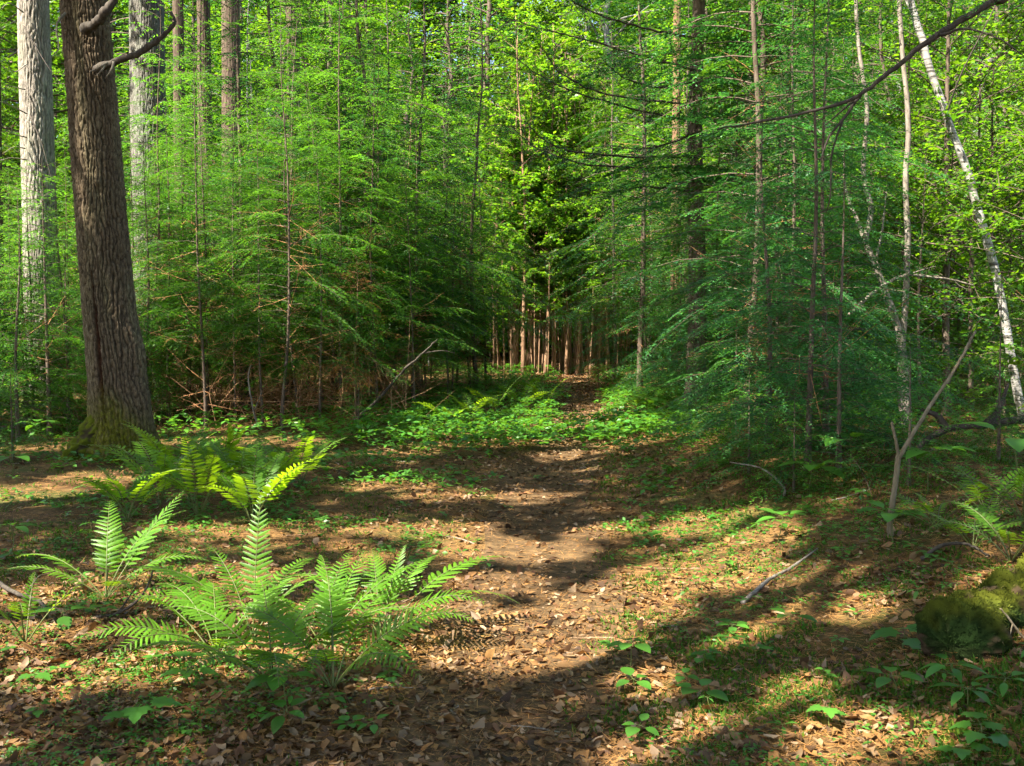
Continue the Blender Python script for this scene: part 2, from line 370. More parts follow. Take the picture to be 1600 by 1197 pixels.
def broadleaf(seed, Ht, base, Rad, nlimb, ntw, lpt, leaf=(.085, .055), trunk_r=.06, carve=None, shape=1.0, sides=8, lean=(0, 0), flat=.5, origin=(0, 0, 0)):
    r = rng(seed); W = MB(); zz = np.linspace(0, Ht*.95, 18); f = zz/Ht
    bend = np.stack([lean[0]*f*Ht+.07*Ht*(n2(zz*.5, zz*0+seed, 2., seed, 2)-.5), lean[1]*f*Ht+.07*Ht*(n2(zz*.5, zz*0+seed+9, 2., seed+5, 2)-.5), zz], -1)
    bend[:, :2] -= bend[0, :2]; bend[0, 2] = -.3
    W.add(*tube_np(bend, trunk_r*((1-f)**.8*.95+.05)+trunk_r*.5*np.exp(-zz/(.1+trunk_r*2)), sides))
    Pt, Dt = [], []
    for k in range(nlimb):
        t = (k+r.random())/nlimb; z = base+t*(Ht*.95-base); az = k*2.39996+r.normal()*.4
        prof = math.sin(math.pi*(.12+.82*t))**shape
        L = Rad*prof*(.65+.5*r.random())+.2; el = .25+.7*t+r.normal()*.12
        o = np.array([np.interp(z, zz, bend[:, 0]), np.interp(z, zz, bend[:, 1]), z])
        u = np.linspace(0, 1, 6)[:, None]; d = np.array([math.cos(az), math.sin(az), el]); b = r.normal(0, .16, 3); b[2] -= .18
        W.add(*tube_np(o+d*L*u+b*L*u*u, trunk_r*.3*(1-t*.5)*(1-u[:, 0]*.85), 4, cap=False))
        m = max(2, int(ntw*(.4+L/Rad)))
        s = .2+.8*np.sqrt(r.random(m)); q = o+d*L*s[:, None]+b*L*(s*s)[:, None]
        e = nrm(nrm(d)[None]*.7 + r.normal(0, .75, (m, 3))*np.array([1, 1, flat])); l2 = (.18+.3*r.random(m))*Rad*.55
        for j in range(m):
            if l2[j] > .12: W.add(*tube_np(np.array([q[j], q[j]+e[j]*l2[j]*.55+np.array([0, 0, .02]), q[j]+e[j]*l2[j]]), [.006+trunk_r*.03, .004+trunk_r*.015, .002], 3, cap=False))
        Pt.append((q, e, l2))
    Ps, Ds, Ns, Ls, Cs = [], [], [], [], []
    for q, e, l2 in Pt:
        m = len(q); u = np.linspace(.15, 1.05, lpt); 
        pp = (q[:, None]+e[:, None]*(l2[:, None, None]*u[None, :, None])).reshape(-1, 3); n = len(pp)
        sd = nrm(np.cross(np.array([0, 0, 1.]), e)); sg = np.where(np.arange(lpt) % 2, 1., -1.)
        dd = (e[:, None]*.6 + sd[:, None]*(sg[None, :, None]*.9)).reshape(-1, 3)+r.normal(0, .3, (n, 3)); dd[:, 2] -= .22
        pp = pp + r.normal(0, .05*Rad*.5, (n, 3))*np.array([1, 1, .5])
        nn = np.array([0, 0, 1.])+r.normal(0, .38, (n, 3))
        Ps.append(pp); Ds.append(dd); Ns.append(nn); Ls.append(leaf[0]*(.6+.7*r.random(n)))
        Cs.append(tint_var(r, n, .16, .25)*(1+np.repeat(r.normal(0, .1, m), lpt))[:, None])
    P = np.concatenate(Ps); D = np.concatenate(Ds); N = np.concatenate(Ns); L = np.concatenate(Ls); C = np.concatenate(Cs)
    if carve is not None:
        k = carve(P+np.asarray(origin)); P, D, N, L, C = P[k], D[k], N[k], L[k], C[k]
    V, i = leaves_np(P, D, N, L, L*leaf[1]/leaf[0], fold=.12)
    return W.mesh('trunk', True), mesh_np('crown', V, None, leaf_tris(i), np.repeat(C, 4, 0))

def plant_tree(name, label, group, proto, loc, rz=0, sc=1., sz=None, wood=None, leaf=None, tilt=(0, 0)):
    t = thing(name, label, 'tree', loc, rz, group, 1, tilt); t.scale = (sc, sc, sz or sc)
    tk = obj('trunk', proto[0], wood, t); cw = obj('crown', proto[1], leaf, t)
    for o, m in ((tk, wood[0] if isinstance(wood, list) else wood), (cw, leaf)):          # copies share the mesh, each keeps its own material
        o.material_slots[0].link = 'OBJECT'; o.material_slots[0].material = m
    return t

# ------------------------------------------------------------------ big trunks with modelled bark
def bark_trunk(seed, line, radf, nth, zvis, nz, Htop, cell=.075, depth=.02, moss=0., scar=None, bulge=None, flare=None, lichen=0.):
    """line(z)->xy offset; radf(z)->radius"""
    zz = np.concatenate([np.linspace(-.3, zvis, nz), np.linspace(zvis, Htop, 16)[1:]])
    th = np.arange(nth)/nth*2*math.pi
    Zg, Tg = np.meshgrid(zz, th, indexing='ij')
    rad = radf(Zg)
    if flare is not None: rad = rad*(1+flare(Tg, Zg))
    cxs, cys = line(Zg)
    c, s = np.cos(Tg), np.sin(Tg); R0 = rad.mean()
    K = max(8, round(2*math.pi*R0/cell))
    w1 = fbm(np.stack([c*R0/.16, s*R0/.16, Zg/.42], -1)+11, seed+40, 3)-.5; w2 = fbm(np.stack([c*R0/.05, s*R0/.05, Zg/.14], -1)+3, seed+44, 2)-.5
    rid = np.abs(np.sin(K*Tg/2+w1*8.5+w2*4.0)); fur = sst(.62, .08, rid)
    nb = vnoise(np.stack([c*R0/cell*1.1, s*R0/cell*1.1, Zg/(cell*1.7)], -1)+5, seed+3); crack = sst(.84, .99, 1-np.abs(2*nb-1))
    fine = fbm(np.stack([c*R0, s*R0, Zg*.6], -1)/(cell*.28), seed+9, 2)
    disp = -depth*fur - depth*.7*crack*(1-fur) + depth*1.0*(fine-.5)
    disp = disp + .03*rad*(fbm(np.stack([c, s, Zg*.8], -1)*1.2, seed+5, 2)-.5)*2
    tint = np.ones(Zg.shape+(3,))
    tint *= (1-.62*fur-.48*crack*(1-fur))[..., None]*np.array([1, .95, .9])
    tint *= (.75+.5*fine)[..., None]
    big = fbm(np.stack([c*1.3, s*1.3, Zg*.7], -1)*1.3, seed+21, 3)
    if lichen: tint = tint*(1+lichen*sst(.5, .68, big)[..., None]*np.array([.35, .55, .4]))
    if scar is not None:
        k = scar(Tg, Zg)[..., None]; disp = disp - .03*k[..., 0]; tint = tint*(1-k)+k*np.array([.34, .17, .10])*(.6+.8*fine[..., None])
    if bulge is not None: disp = disp+bulge(Tg, Zg)
    if moss:
        k = np.clip(sst(moss, moss*.2, Zg+.9*(big-.5)*moss+.25*moss*np.cos(Tg-R(200))*-1), 0, 1)[..., None]
        k = k*(.55+.45*sst(.35, .6, fine)[..., None]); tint = tint*(1-k)+k*np.array([.85, 1.15, .08]); disp = disp+.012*k[..., 0]*fine
    rr = rad+disp
    V = np.stack([cxs+c*rr, cys+s*rr, Zg], -1).reshape(-1, 3)
    n1, n2_ = len(zz), nth
    i = np.arange(n1-1)[:, None]*nth; j = np.arange(nth)[None, :]; j2 = (j+1) % nth
    Q = np.stack([i+j, i+j2, i+nth+j2, i+nth+j], -1).reshape(-1, 4)
    return mesh_np('trunk', V, Q, None, tint.reshape(-1, 3), smooth=True)

# spots chosen for sun patches; crown leaves towards the sun are cut away
LIT = []
def lit(px, py, r, z=0., Y=None):
    p = gpt(px, py) if Y is None else at(px, py, Y)
    p = p + np.array([0, 0, z]); LIT.append((p, r))
for a in [ (400, 860, .26, .0), (520, 890, .3, 0), (640, 890, .36, 0), (600, 920, .25, 0)]:
    lit(a[0], a[1], a[2], 0, 4.75 if a[0] > 300 else 5.9)
for a in [(1000, 1060, .08), (1150, 990, .1), (1250, 1080, .07), (1350, 960, .09), (1100, 1130, .06), (1420, 1150, .08), (1300, 900, .1), (1210, 950, .1), (1050, 1010, .08)]: lit(*a)
for a in [(1592, 915, .08)]: lit(a[0], a[1], a[2], 0, gpt(1560, 1035)[1]+.15)
_yf = gpt(165, 938)[1]
for a in [(245, 800, .25), (225, 830, .25), (150, 830, .25), (140, 860, .22), (190, 860, .25)]: lit(a[0], a[1], a[2], 0, _yf+.15)
for a in [(300, 750, .18), (380, 752, .2), (450, 745, .18), (240, 775, .16), (345, 780, .16), (490, 740, .14)]: lit(a[0], a[1], a[2], 0, 7.2)
for a in [(150, 1060, .18), (260, 1040, .22), (360, 1040, .18), (460, 1010, .14), (590, 1000, .22), (700, 1000, .3), (790, 1000, .34), (870, 985, .34), (930, 960, .3), (830, 1020, .25), (900, 1010, .22),
          (960, 935, .22), (1060, 900, .34), (1130, 870, .32), (1180, 850, .28), (1000, 960, .2), (760, 860, .28), (860, 868, .22), (700, 830, .25), (610, 760, .35), (690, 772, .3),
          (1090, 825, .25), (60, 700, .5), (120, 680, .3), (60, 775, .45), (150, 745, .3), (300, 690, .5), (420, 690, .5), (250, 640, .4), (1590, 915, .2), (1150, 905, .2),
          (640, 705, .3), (880, 670, .5), (960, 660, .6), (900, 715, .4), (760, 690, .5), (1000, 690, .5), (800, 660, .6), (720, 675, .5), (830, 690, .5), (1050, 680, .5), (690, 690, .4), (860, 640, .7), (780, 630, .6), (830, 780, .25), (70, 930, .2), (30, 1000, .2), (940, 830, .2), (780, 915, .2)]:
    lit(*a)
_rl = rng(17)
for _ in range(44): lit(240+470*_rl.random(), 90+380*_rl.random()**1.3, .25+.2*_rl.random(), 0, 14.5+3*_rl.random())
for _ in range(30): lit(1290+300*_rl.random(), 60+620*_rl.random(), .4, 0, 11.5+4*_rl.random())
for _ in range(14): lit(960+320*_rl.random(), 100+480*_rl.random(), .3, 0, 10.5+3*_rl.random())
for z in np.linspace(40, 420, 9): lit(118+z*.09, z, .16, 0, TY-.3)
for z in np.linspace(0, 300, 6): lit(60, z, .4, 0, 16.6)
for a in [(60, 370, .5), (40, 450, .6), (90, 440, .5), (30, 540, .5), (100, 540, .4), (20, 400, .5), (70, 500, .5), (110, 390, .4), (50, 600, .4)]: lit(a[0], a[1], a[2], 0, 13.2)
for a in [(900, 600), (905, 615), (895, 590), (910, 635), (880, 582), (930, 600), (850, 600), (915, 650)]: lit(a[0], a[1], .7)
for _ in range(22):
    y_ = 3.2+10*_rl.random(); x_ = (_rl.random()*2-1)*(.55*y_+.3); LIT.append((np.array([x_, y_, H(x_, y_)]), .0+.10*_rl.random()))
for _ in range(5): lit(940+640*_rl.random(), 860+330*_rl.random(), .02+.12*_rl.random())
for _ in range(22): lit(240+430*_rl.random(), 480+180*_rl.random(), .3, 0, 14.2+2*_rl.random())
LP = np.array([p for p, _ in LIT]); LR = np.array([r for _, r in LIT])
def carve(P):
    keep = np.ones(len(P), bool)
    for p, r in zip(LP, LR):
        v = P-p; s = v@SUN; d2 = (v*v).sum(1)-s*s
        keep &= ~((s > .6) & (d2 < (r*1.05+.1)**2))
    return keep

def crown_ball(seed, c, rad, n, leaf, tint=1.0, clump=40):
    """crown of leaf clumps in an ellipsoid around c (local), returns mesh; carved by gaps (world = local + org)"""
    r = rng(seed); m = n//clump
    v = nrm(r.normal(0, 1, (m, 3)))*(r.random((m, 1))**.42)
    cc = np.asarray(c)+v*np.asarray(rad)
    P = np.repeat(cc, clump, 0)+r.normal(0, 1, (m*clump, 3))*np.array([.42, .42, .16])
    D = nrm(np.repeat(v, clump, 0)*np.array([1, 1, .1])+r.normal(0, .6, P.shape)); N = np.array([0, 0, 1.])+r.normal(0, .4, P.shape)
    return cc, P, D, N, leaf*(.6+.7*r.random(len(P))), tint_var(r, len(P), .14, .25)
def tall_tree_crown(seed, org, c, rad, n, leaf, asp=.62):
    cc, P, D, N, L, C = crown_ball(seed, c, rad, n, leaf)
    k = carve(P+np.asarray(org)+D*L[:, None]*.5); P, D, N, L, C = P[k], D[k], N[k], L[k], C[k]
    V, i = leaves_np(P, D, N, L, L*asp, fold=.1)
    return cc, mesh_np('crown', V, None, leaf_tris(i), np.repeat(C, 4, 0))

# --- main tree
tz = H(*TREE)
def ln_main(z):
    z = np.asarray(z); return -.075*z+.05*np.exp(-z/.8)-.01*np.sin(z*1.1), .02*z
def rf_main(z): return np.where(z < 7, .275-.0075*z, .2225-.012*(z-7)) + .045*np.exp(-np.maximum(z, 0)/.45)
def fl_main(T, Z):
    e = np.exp(-np.maximum(Z, -.1)/.34); s = 0
    for a, w_, k in ((205, .3, .5), (262, .3, .12), (330, .35, .12), (20, .3, .25), (110, .4, .3), (155, .25, .3)):
        dth = (T-R(a)+math.pi) % (2*math.pi)-math.pi; s = s+k*np.exp(-(dth/w_)**2)
    return s*e
def scar_main(T, Z):
    Z = Z/.867
    dth = (T-R(258)-.02*np.sin(Z*5)+math.pi) % (2*math.pi)-math.pi
    hw = .11*sst(.35, .9, Z)*sst(2.35, 1.2, Z)+.02
    return sst(hw, hw*.6, np.abs(dth))*sst(.3, .45, Z)*sst(2.4, 2.2, Z)
def bul_main(T, Z):
    Z = Z/.867
    dth = (T-R(350)+math.pi) % (2*math.pi)-math.pi
    b = .07*np.exp(-(dth/.5)**2)*np.exp(-((Z-1.25)/.35)**2)+.05*np.exp(-(dth/.4)**2)*np.exp(-((Z-.7)/.25)**2)
    d2 = (T-R(290)+math.pi) % (2*math.pi)-math.pi
    return b+.035*np.exp(-(d2/.12)**2)*np.exp(-((Z-3.3)/.05)**2)-.03*np.exp(-(d2/.14)**2)*np.exp(-((Z-3.18)/.06)**2)
mt = thing('large_tree', 'massive furrowed brown trunk with mossy root flare and broken branch stubs beside the fern bed', 'tree', (TREE[0], TREE[1], tz))
tm = bark_trunk(1, ln_main, rf_main, 260, 6.4, 420, 17, .043, .022, .75, scar_main, bul_main, fl_main, .5)
trk = obj('trunk', tm, M_barkbig, mt)
def limb(parent, pts_w, r0, r1, mat, org, name='branch', sides=9, seed=0, n=18, knob=.25):
    P = smooth_line(np.array(pts_w)-np.asarray(org), n); r = rng(seed); u = np.linspace(0, 1, n)
    rad = r0*(1-u)+r1*u; rad = rad*(1+knob*(r.random(n)-.5)); rad[:2] *= 1.15
    B = MB(); V, Q, T = tube_np(P+r.normal(0, r0*.12, P.shape), rad, sides); B.add(V, Q, T)
    return obj(name, B.mesh(name, True), mat, parent)
o_ = (TREE[0], TREE[1], tz)
limb(mt, [at(150, 108, TY-0.22), at(185, 95, TY-0.48), at(225, 78, TY-0.57), at(252, 58, TY-0.61), at(272, 36, TY-0.61), at(268, 22, TY-0.61)], .042, .013, M_twig, o_, seed=3, n=34, knob=.45)
limb(mt, [at(135, 45, TY-0.17), at(152, 34, TY-0.43), at(165, 18, TY-0.52), at(182, -8, TY-0.52), at(200, -60, TY-0.52)], .05, .036, M_twig, o_, seed=5, n=30, knob=.4)
for k, (a, b) in enumerate([((165, 100), (150, 118)), ((178, 97), (165, 122)), ((168, 98), (140, 112))]):
    limb(mt, [at(*a, TY-0.50), at((a[0]+b[0])/2+2, (a[1]+b[1])/2, TY-0.54), at(*b, TY-0.52)], .014, .004, M_dead, o_, 'twig', 6, 8+k, 8)
limb(mt, [at(102, 20, TY-0.17), at(88, 40, TY-0.26), at(92, 75, TY-0.35), at(84, 85, TY-0.35)], .012, .004, M_dead, o_, 'twig', 6, 12, 8)
cc, cm = tall_tree_crown(51, o_, (-1, .3, 13.5), (4.2, 4.2, 4.5), 9000, .2)
obj('crown', cm, M_cano, mt)

def wx_(px, y): return (px-CX)/FPX*y
def hz_(x, y): return (x, y, H(x, y))
# --- other big trunks behind it
def big_tree(label, px, Y, dia, lean, seed, mat, cell, depth, lich, crown=True, nth=150, nz=260):
    x = (px-CX)/FPX*Y; z = H(x, Y); t = thing('large_tree', label, 'tree', (x, Y, z), 0)
    m = bark_trunk(seed, lambda z_: (lean*(z_-3.), .01*z_), lambda z_: dia/2*(1.02-.022*z_)+.12*np.exp(-np.maximum(z_, 0)/.4), nth, 8.5, nz, 18, cell, depth, .4, lichen=lich)
    obj('trunk', m, mat, t)
    if crown:
        cc, cm = tall_tree_crown(seed+60, (x, Y, z), (lean*8, 0, 14), (3.6, 3.6, 4), 6500, .22); obj('crown', cm, M_cano, t)
    return t
PALE = big_tree('pale sunlit trunk standing just behind the massive furrowed trunk, dead twigs on its side', 66, 17, .58, -.012, 11, M_barksun, .06, .02, .3)
big_tree('straight grey ridged trunk rising out of the hemlock saplings right of the massive trunk', 238, 20, .78, -.004, 12, M_barkg, .05, .022, .6)
big_tree('brown shaded trunk close against the grey ridged trunk', 285, 27, .36, 0, 13, M_bark, .06, .015, 0., False, 70, 120)
big_tree('dark brown trunk in shade, middle one of three behind the left saplings', 325, 28, .46, -.002, 14, M_bark, .06, .018, 0., False, 80, 120)
big_tree('dark trunk with a bluish cast, farthest from the grey ridged trunk of the shaded three', 365, 27, .60, .003, 15, M_bark, .06, .018, .3, False, 90, 120)
big_tree('narrow dark trunk at the far edge of the wood beside the pale sunlit trunk', 2, 19, .16, .004, 16, M_bark, .06, .01, 0., False, 50, 100)
big_tree('dim brown trunk deep behind the feathery sapling tops', 462, 31, .5, .0, 17, M_bark, .06, .018, 0., False, 70, 100)
big_tree('half hidden trunk with a sunlit strip among the hemlocks right of the path', 1054, 24, .22, .002, 18, M_pole, .05, .014, .2, False, 60, 100)

pt_ = np.array(hz_(wx_(69, 17), 17)); rt = rng(70)
for k, ln_ in enumerate([[(45, 178), (20, 165), (0, 158), (-20, 160)], [(45, 215), (20, 208), (5, 195)], [(42, 140), (20, 135), (2, 128)], [(42, 232), (25, 230), (8, 240)], [(40, 40), (60, 75), (82, 110), (98, 130)], [(45, 100), (25, 112), (8, 90)], [(45, 250), (20, 247), (0, 252)], [(50, 180), (70, 230), (86, 290)], [(40, 20), (18, 5), (5, 15)]]):
    limb(PALE, [at(a_, b_, 16.75-.25*q) for q, (a_, b_) in enumerate(ln_)], .011, .003, M_twig if k in (4, 7) else M_dead, pt_, 'twig', 5, 90+k, 10)
# ------------------------------------------------------------------ unseen trees added around the viewpoint to throw shade
SHADE_TREES = [(-6.6, 6.4, 13.0, 4.0), (-9, 3.2, 12.5, 4.8), (-14.5, 5, 13, 4.8), (-4.5, -3.2, 12, 4.4), (-9.5, -3.5, 13, 4.8), (-15, -2.5, 13, 4.6),
       (1.5, -4, 12, 4.2), (-3.5, 1.0, 14.5, 4.2), (6.2, 1.5, 11.5, 4.0), (-17.5, 6, 12.5, 4.4), (4.2, 5.2, 14, 3.4), (-5, -9, 12.5, 4.5), (8.5, 7, 12, 4.0), (-9.5, -7, 12.5, 4.6), (-10.6, 5.4, 13, 3.6), (-12.6, 9.5, 12.5, 3.0), (-18, 2, 13.5, 4.6), (-11, -9, 13, 4.5)]
for k, (x, y, zc, rr) in enumerate(SHADE_TREES):
    z = H(x, y)
    if abs(x) < 4 and y > 0: x = -4.2 if x < 0 else x
    r = rng(900+k); B = MB(); zz = np.linspace(-.3, zc+2, 20)
    B.add(*tube_np(np.stack([.15*np.sin(zz*.4+k), .15*np.cos(zz*.3+k), zz], -1), .2*(1.05-zz/(zc+2.2))+.1*np.exp(-np.maximum(zz, 0)/.4), 12))
    cc, cm = tall_tree_crown(300+k, (x, y, z), (0, 0, zc), (rr, rr, 3.4), 7200, .24)
    for q in cc[::9]:
        st = np.array([0, 0, max(zc-3.5, q[2]-2.5)]); B.add(*tube_np(np.array([st, (st+q)/2+np.array([0, 0, .3]), q]), [.05, .035, .012], 5, cap=False))
    t = thing('unseen_shade_tree', 'unseen tall broadleaf tree added beside the near end of the path to cast shade', 'tree', (x, y, z), 0, 'unseen shade trees added around the near path')
    obj('trunk', B.mesh('trunk', True), M_barkg, t); obj('crown', cm, M_cano, t)

# ------------------------------------------------------------------ prototypes
HS = [hemlock(101, 6.4, 1.5, 1.55, 66, (.052, .017), .0165, .046, trunk_r=.026, dead=50), hemlock(102, 5.4, 1.2, 1.45, 58, (.052, .017), .0165, .046, trunk_r=.023, dead=44),
      hemlock(103, 7.6, 1.8, 1.75, 74, (.054, .018), .018, .05, trunk_r=.031, dead=50), hemlock(104, 4.7, .9, 1.3, 52, (.05, .016), .016, .044, trunk_r=.02, dead=36), hemlock(105, 6.0, 1.0, 1.9, 54, (.054, .018), .017, .05, trunk_r=.027, dead=40, droop=.55)]
HF = [hemlock(111, 5.4, .3, 1.75, 76, (.052, .017), .0165, .046, trunk_r=.032, dead=16), hemlock(112, 6.8, .4, 1.9, 86, (.054, .018), .0175, .05, trunk_r=.038, dead=20, droop=.5), hemlock(113, 3.4, .15, 1.3, 54, (.048, .015), .0155, .042, trunk_r=.028, dead=8)]
HY = [hemlock(121, 1.9, .12, .8, 44, (.04, .013), .014, .036, trunk_r=.016), hemlock(122, 1.1, .06, .55, 34, (.036, .012), .013, .032, trunk_r=.012)]
HM = [hemlock(125, 12, 2.0, 2.9, 84, (.078, .028), .03, .08, trunk_r=.065, dead=50), hemlock(126, 10, 1.5, 2.6, 78, (.074, .026), .029, .075, trunk_r=.055, dead=50, droop=.52)]
HT = [hemlock(131, 17, 1.2, 3.4, 150, (.16, .06), .085, .15, .17, 20), hemlock(132, 21, 2.5, 3.7, 160, (.17, .065), .09, .16, .2, 20), hemlock(133, 14, .6, 3.0, 140, (.14, .05), .08, .13, .14, 20)]
BS = [broadleaf(141, 5.5, .6, 1.7, 42, 9, 10, trunk_r=.04), broadleaf(142, 4.2, .4, 1.5, 34, 9, 10, trunk_r=.03), broadleaf(143, 7.5, 1.2, 2.0, 50, 10, 10, trunk_r=.05)]
BB = [broadleaf(146, 3.6, .2, 1.7, 30, 9, 9, (.13, .09), .03), broadleaf(147, 5., .3, 2.0, 36, 9, 9, (.14, .09), .04)]
BT = [broadleaf(151, 17, 3, 3.6, 60, 16, 12, (.17, .12), .16), broadleaf(152, 22, 5, 4.0, 64, 17, 12, (.18, .12), .2), broadleaf(153, 13, 1.5, 3.2, 56, 15, 12, (.15, .1), .12)]
def pole(seed, Ht, rad, cb):
    return broadleaf(seed, Ht, cb, 1.2, 20, 7, 9, (.12, .085), rad, lean=(rng(seed).normal(0, .015), 0), sides=7)
PO = [pole(161, 8.5, .036, 2.7), pole(162, 7, .026, 2.3), pole(163, 10, .056, 3.2), pole(164, 5.8, .02, 2.0)]

used = []
def clear(x, y, dmin):
    for a, b in used:
        if (a-x)**2+(b-y)**2 < dmin*dmin: return False
    return True
def wx(px, y): return (px-CX)/FPX*y
def scatter(n, pxr, yr, dmin, seed, pathgap=1.3, tries=6000, ok=None):
    r = rng(seed); out = []
    for _ in range(tries):
        if len(out) >= n: break
        y = math.sqrt(yr[0]**2+r.random()*(yr[1]**2-yr[0]**2)); px = pxr[0]+r.random()*(pxr[1]-pxr[0]); x = wx(px, y)
        if abs(x-path_x(y)) < pathgap and y < 40: continue
        if not clear(x, y, dmin): continue
        if ok and not ok(px, y): continue
        used.append((x, y)); out.append((x, y, px))
    return out
r0 = rng(5)
def hz(x, y): return (x, y, H(x, y))
for px, Y in ((69, 17), (238, 20), (285, 27), (325, 28), (365, 27), (462, 31), (1054, 19)): used.append((wx(px, Y), Y))
used.append(TREE)
ORD = ['second', 'third', 'first', 'fourth', 'fifth', 'sixth', 'seventh', 'eighth', 'ninth', 'tenth']
ORD2 = ['first', 'second', 'third', 'fourth', 'fifth', 'sixth', 'seventh', 'eighth', 'ninth', 'tenth']
M_rust = leafmat('dead_needles', (.20, .095, .03), (.24, .11, .03), .3, .7, .2)
for k, (px, Y, v, s, lb_) in enumerate([(555, 15.2, 2, .78, 'dead rust brown hemlock sapling in the middle of the left thicket'), (468, 16, 2, .62, 'small dead rust brown hemlock deeper in the left thicket'), (1180, 11.2, 2, .42, 'low dead rust brown hemlock under the right hemlocks'), (935, 24, 2, .7, 'dead brown hemlock beside the narrow part of the path')]):
    if k == 0: me_ = HF[2][1].copy(); me_.materials.clear(); tr_ = HF[2][0].copy(); tr_.materials.clear()
    plant_tree('dead_hemlock', lb_, None, (tr_, me_), hz(wx(px, Y), Y), k*2., s, s, [M_brown, M_brown], M_rust)
# hand placed thin stems of the left thicket
for k, (px, py, v, s) in enumerate([(322, 672, 1, 1.05), (297, 648, 1, 1.0), (533, 655, 2, 1.0), (440, 672, 0, .95), (368, 660, 3, 1.1), (255, 640, 3, 1.), (590, 650, 0, 1.0), (500, 668, 3, 1.0), (645, 640, 1, 1.1), (410, 668, 1, .9)]):
    p = gpt(px, py); used.append((p[0], p[1]))
    plant_tree('hemlock_sapling', ORD[[297, 322, 255, 368, 410, 440, 500, 533, 590, 645].index(px)]+' sapling from the massive trunk along the front edge of the left thicket', 'front saplings of the left thicket', HS[v], tuple(p), k*1.3, s, s, [M_bark, M_brown], M_hem)
for x, y, px in scatter(52, (225, 790), (15.2, 25), .62, 31, 1.5, ok=lambda px, y: px < 640+ (y-15)*14):
    plant_tree('hemlock_sapling', 'slender hemlock sapling crowded inside the thicket left of the path', 'hemlock saplings in the left thicket', HS[r0.integers(5)], hz(x, y), r0.random()*6.28, .85+.35*r0.random(), None, [M_bark, M_brown], M_hem if r0.random() < .7 else M_hem2, (r0.normal(0, .045), r0.normal(0, .045)))
for x, y, px in scatter(12, (-60, 118), (13.6, 19), .6, 32):
    plant_tree('hemlock_sapling', 'sunlit yellow green young hemlock left of the massive trunk', 'sunlit young hemlocks left of the massive trunk', HF[2] if r0.random() < .6 else HS[3], hz(x, y), r0.random()*6.28, .75+.35*r0.random(), None, [M_bark, M_brown], M_hem)
for k, (px, Y, v, s) in enumerate([(25, 12.6, 2, .95), (75, 13.2, 2, 1.1), (105, 14.2, 2, 1.15), (-10, 13.8, 2, 1.2), (50, 14.8, 0, .75), (228, 15.2, 0, .85), (262, 16.2, 0, .95), (215, 17, 1, .8), (295, 17.5, 0, 1.0)]):
    plant_tree('hemlock_sapling', ('bright bushy young hemlock in front of the pale sunlit trunk' if px < 150 else 'bushy young hemlock in front of the straight grey ridged trunk'), ('bushy young hemlocks before the pale trunk' if px < 150 else 'bushy young hemlocks before the grey trunk'), HF[v], hz(wx(px, Y), Y), k*1.1, s, s, [M_bark, M_brown], M_hem)
# right hemlocks
for k, (px, py, v, s) in enumerate([(1155, 640, 1, 1.0), (1125, 632, 0, 1.1), (1262, 735, 0, .85), (1310, 740, 2, .8), (1200, 700, 2, 1.05), (1060, 622, 0, 1.0), (1010, 606, 1, 1.0), (1290, 690, 0, .9), (1230, 672, 0, 1.05)]):
    p = gpt(px, py); used.append((p[0], p[1]))
    plant_tree('hemlock_tree', ORD2[sorted([1155, 1125, 1262, 1310, 1200, 1060, 1010, 1290, 1230]).index(px)]+' dense dark hemlock counted from the path towards the leaning sapling', 'dense hemlocks right of the path', HF[v], tuple(p), k*2.1, s, s, [M_bark, M_brown], M_hem2)
for x, y, px in scatter(20, (980, 1420), (14, 26), .9, 33, 1.6):
    plant_tree('hemlock_tree', 'bushy hemlock standing deeper in the wood right of the path', 'bushy hemlocks deeper in right of the path', HF[r0.integers(3)] if r0.random() < .6 else HS[r0.integers(5)], hz(x, y), r0.random()*6.28, .9+.35*r0.random(), None, [M_bark, M_brown], M_hem2 if r0.random() < .6 else M_hem)
# right broadleaf understory
for x, y, px in scatter(20, (1330, 1680), (11.5, 26), .95, 34):
    plant_tree('beech_sapling', 'bright leafy broadleaf sapling around the white birch', 'broadleaf saplings around the birch', BS[r0.integers(3)], hz(x, y), r0.random()*6.28, .8+.4*r0.random(), None, M_bark, M_brd)
for x, y, px in scatter(6, (1420, 1680), (13, 20), .8, 35):
    plant_tree('hemlock_sapling', 'small hemlock among the bright broadleaf saplings near the birch', 'small hemlocks near the birch', HF[2] if r0.random() < .5 else HY[0], hz(x, y), r0.random()*6.28, .8+.4*r0.random(), None, [M_bark, M_brown], M_hem)
# young hemlocks along the edges
for k, (px, py, v, s) in enumerate([(1150, 690, 0, .9), (1105, 668, 1, 1.0), (1170, 740, 1, 1.), (700, 650, 0, .8), (735, 625, 0, .9), (560, 690, 1, .8), (20, 720, 1, 1.), (95, 650, 1, .9), (1090, 650, 0, .8), (1240, 770, 1, .8), (1420, 760, 1, 1.), (1560, 720, 0, .8)]):
    p = gpt(px, py)
    plant_tree('young_hemlock', 'knee to waist high feathery young hemlock at the edge of the clearing', 'young hemlocks at the clearing edge', HY[v], tuple(p), k*1.7, s, s, [M_bark, M_brown], M_hem)
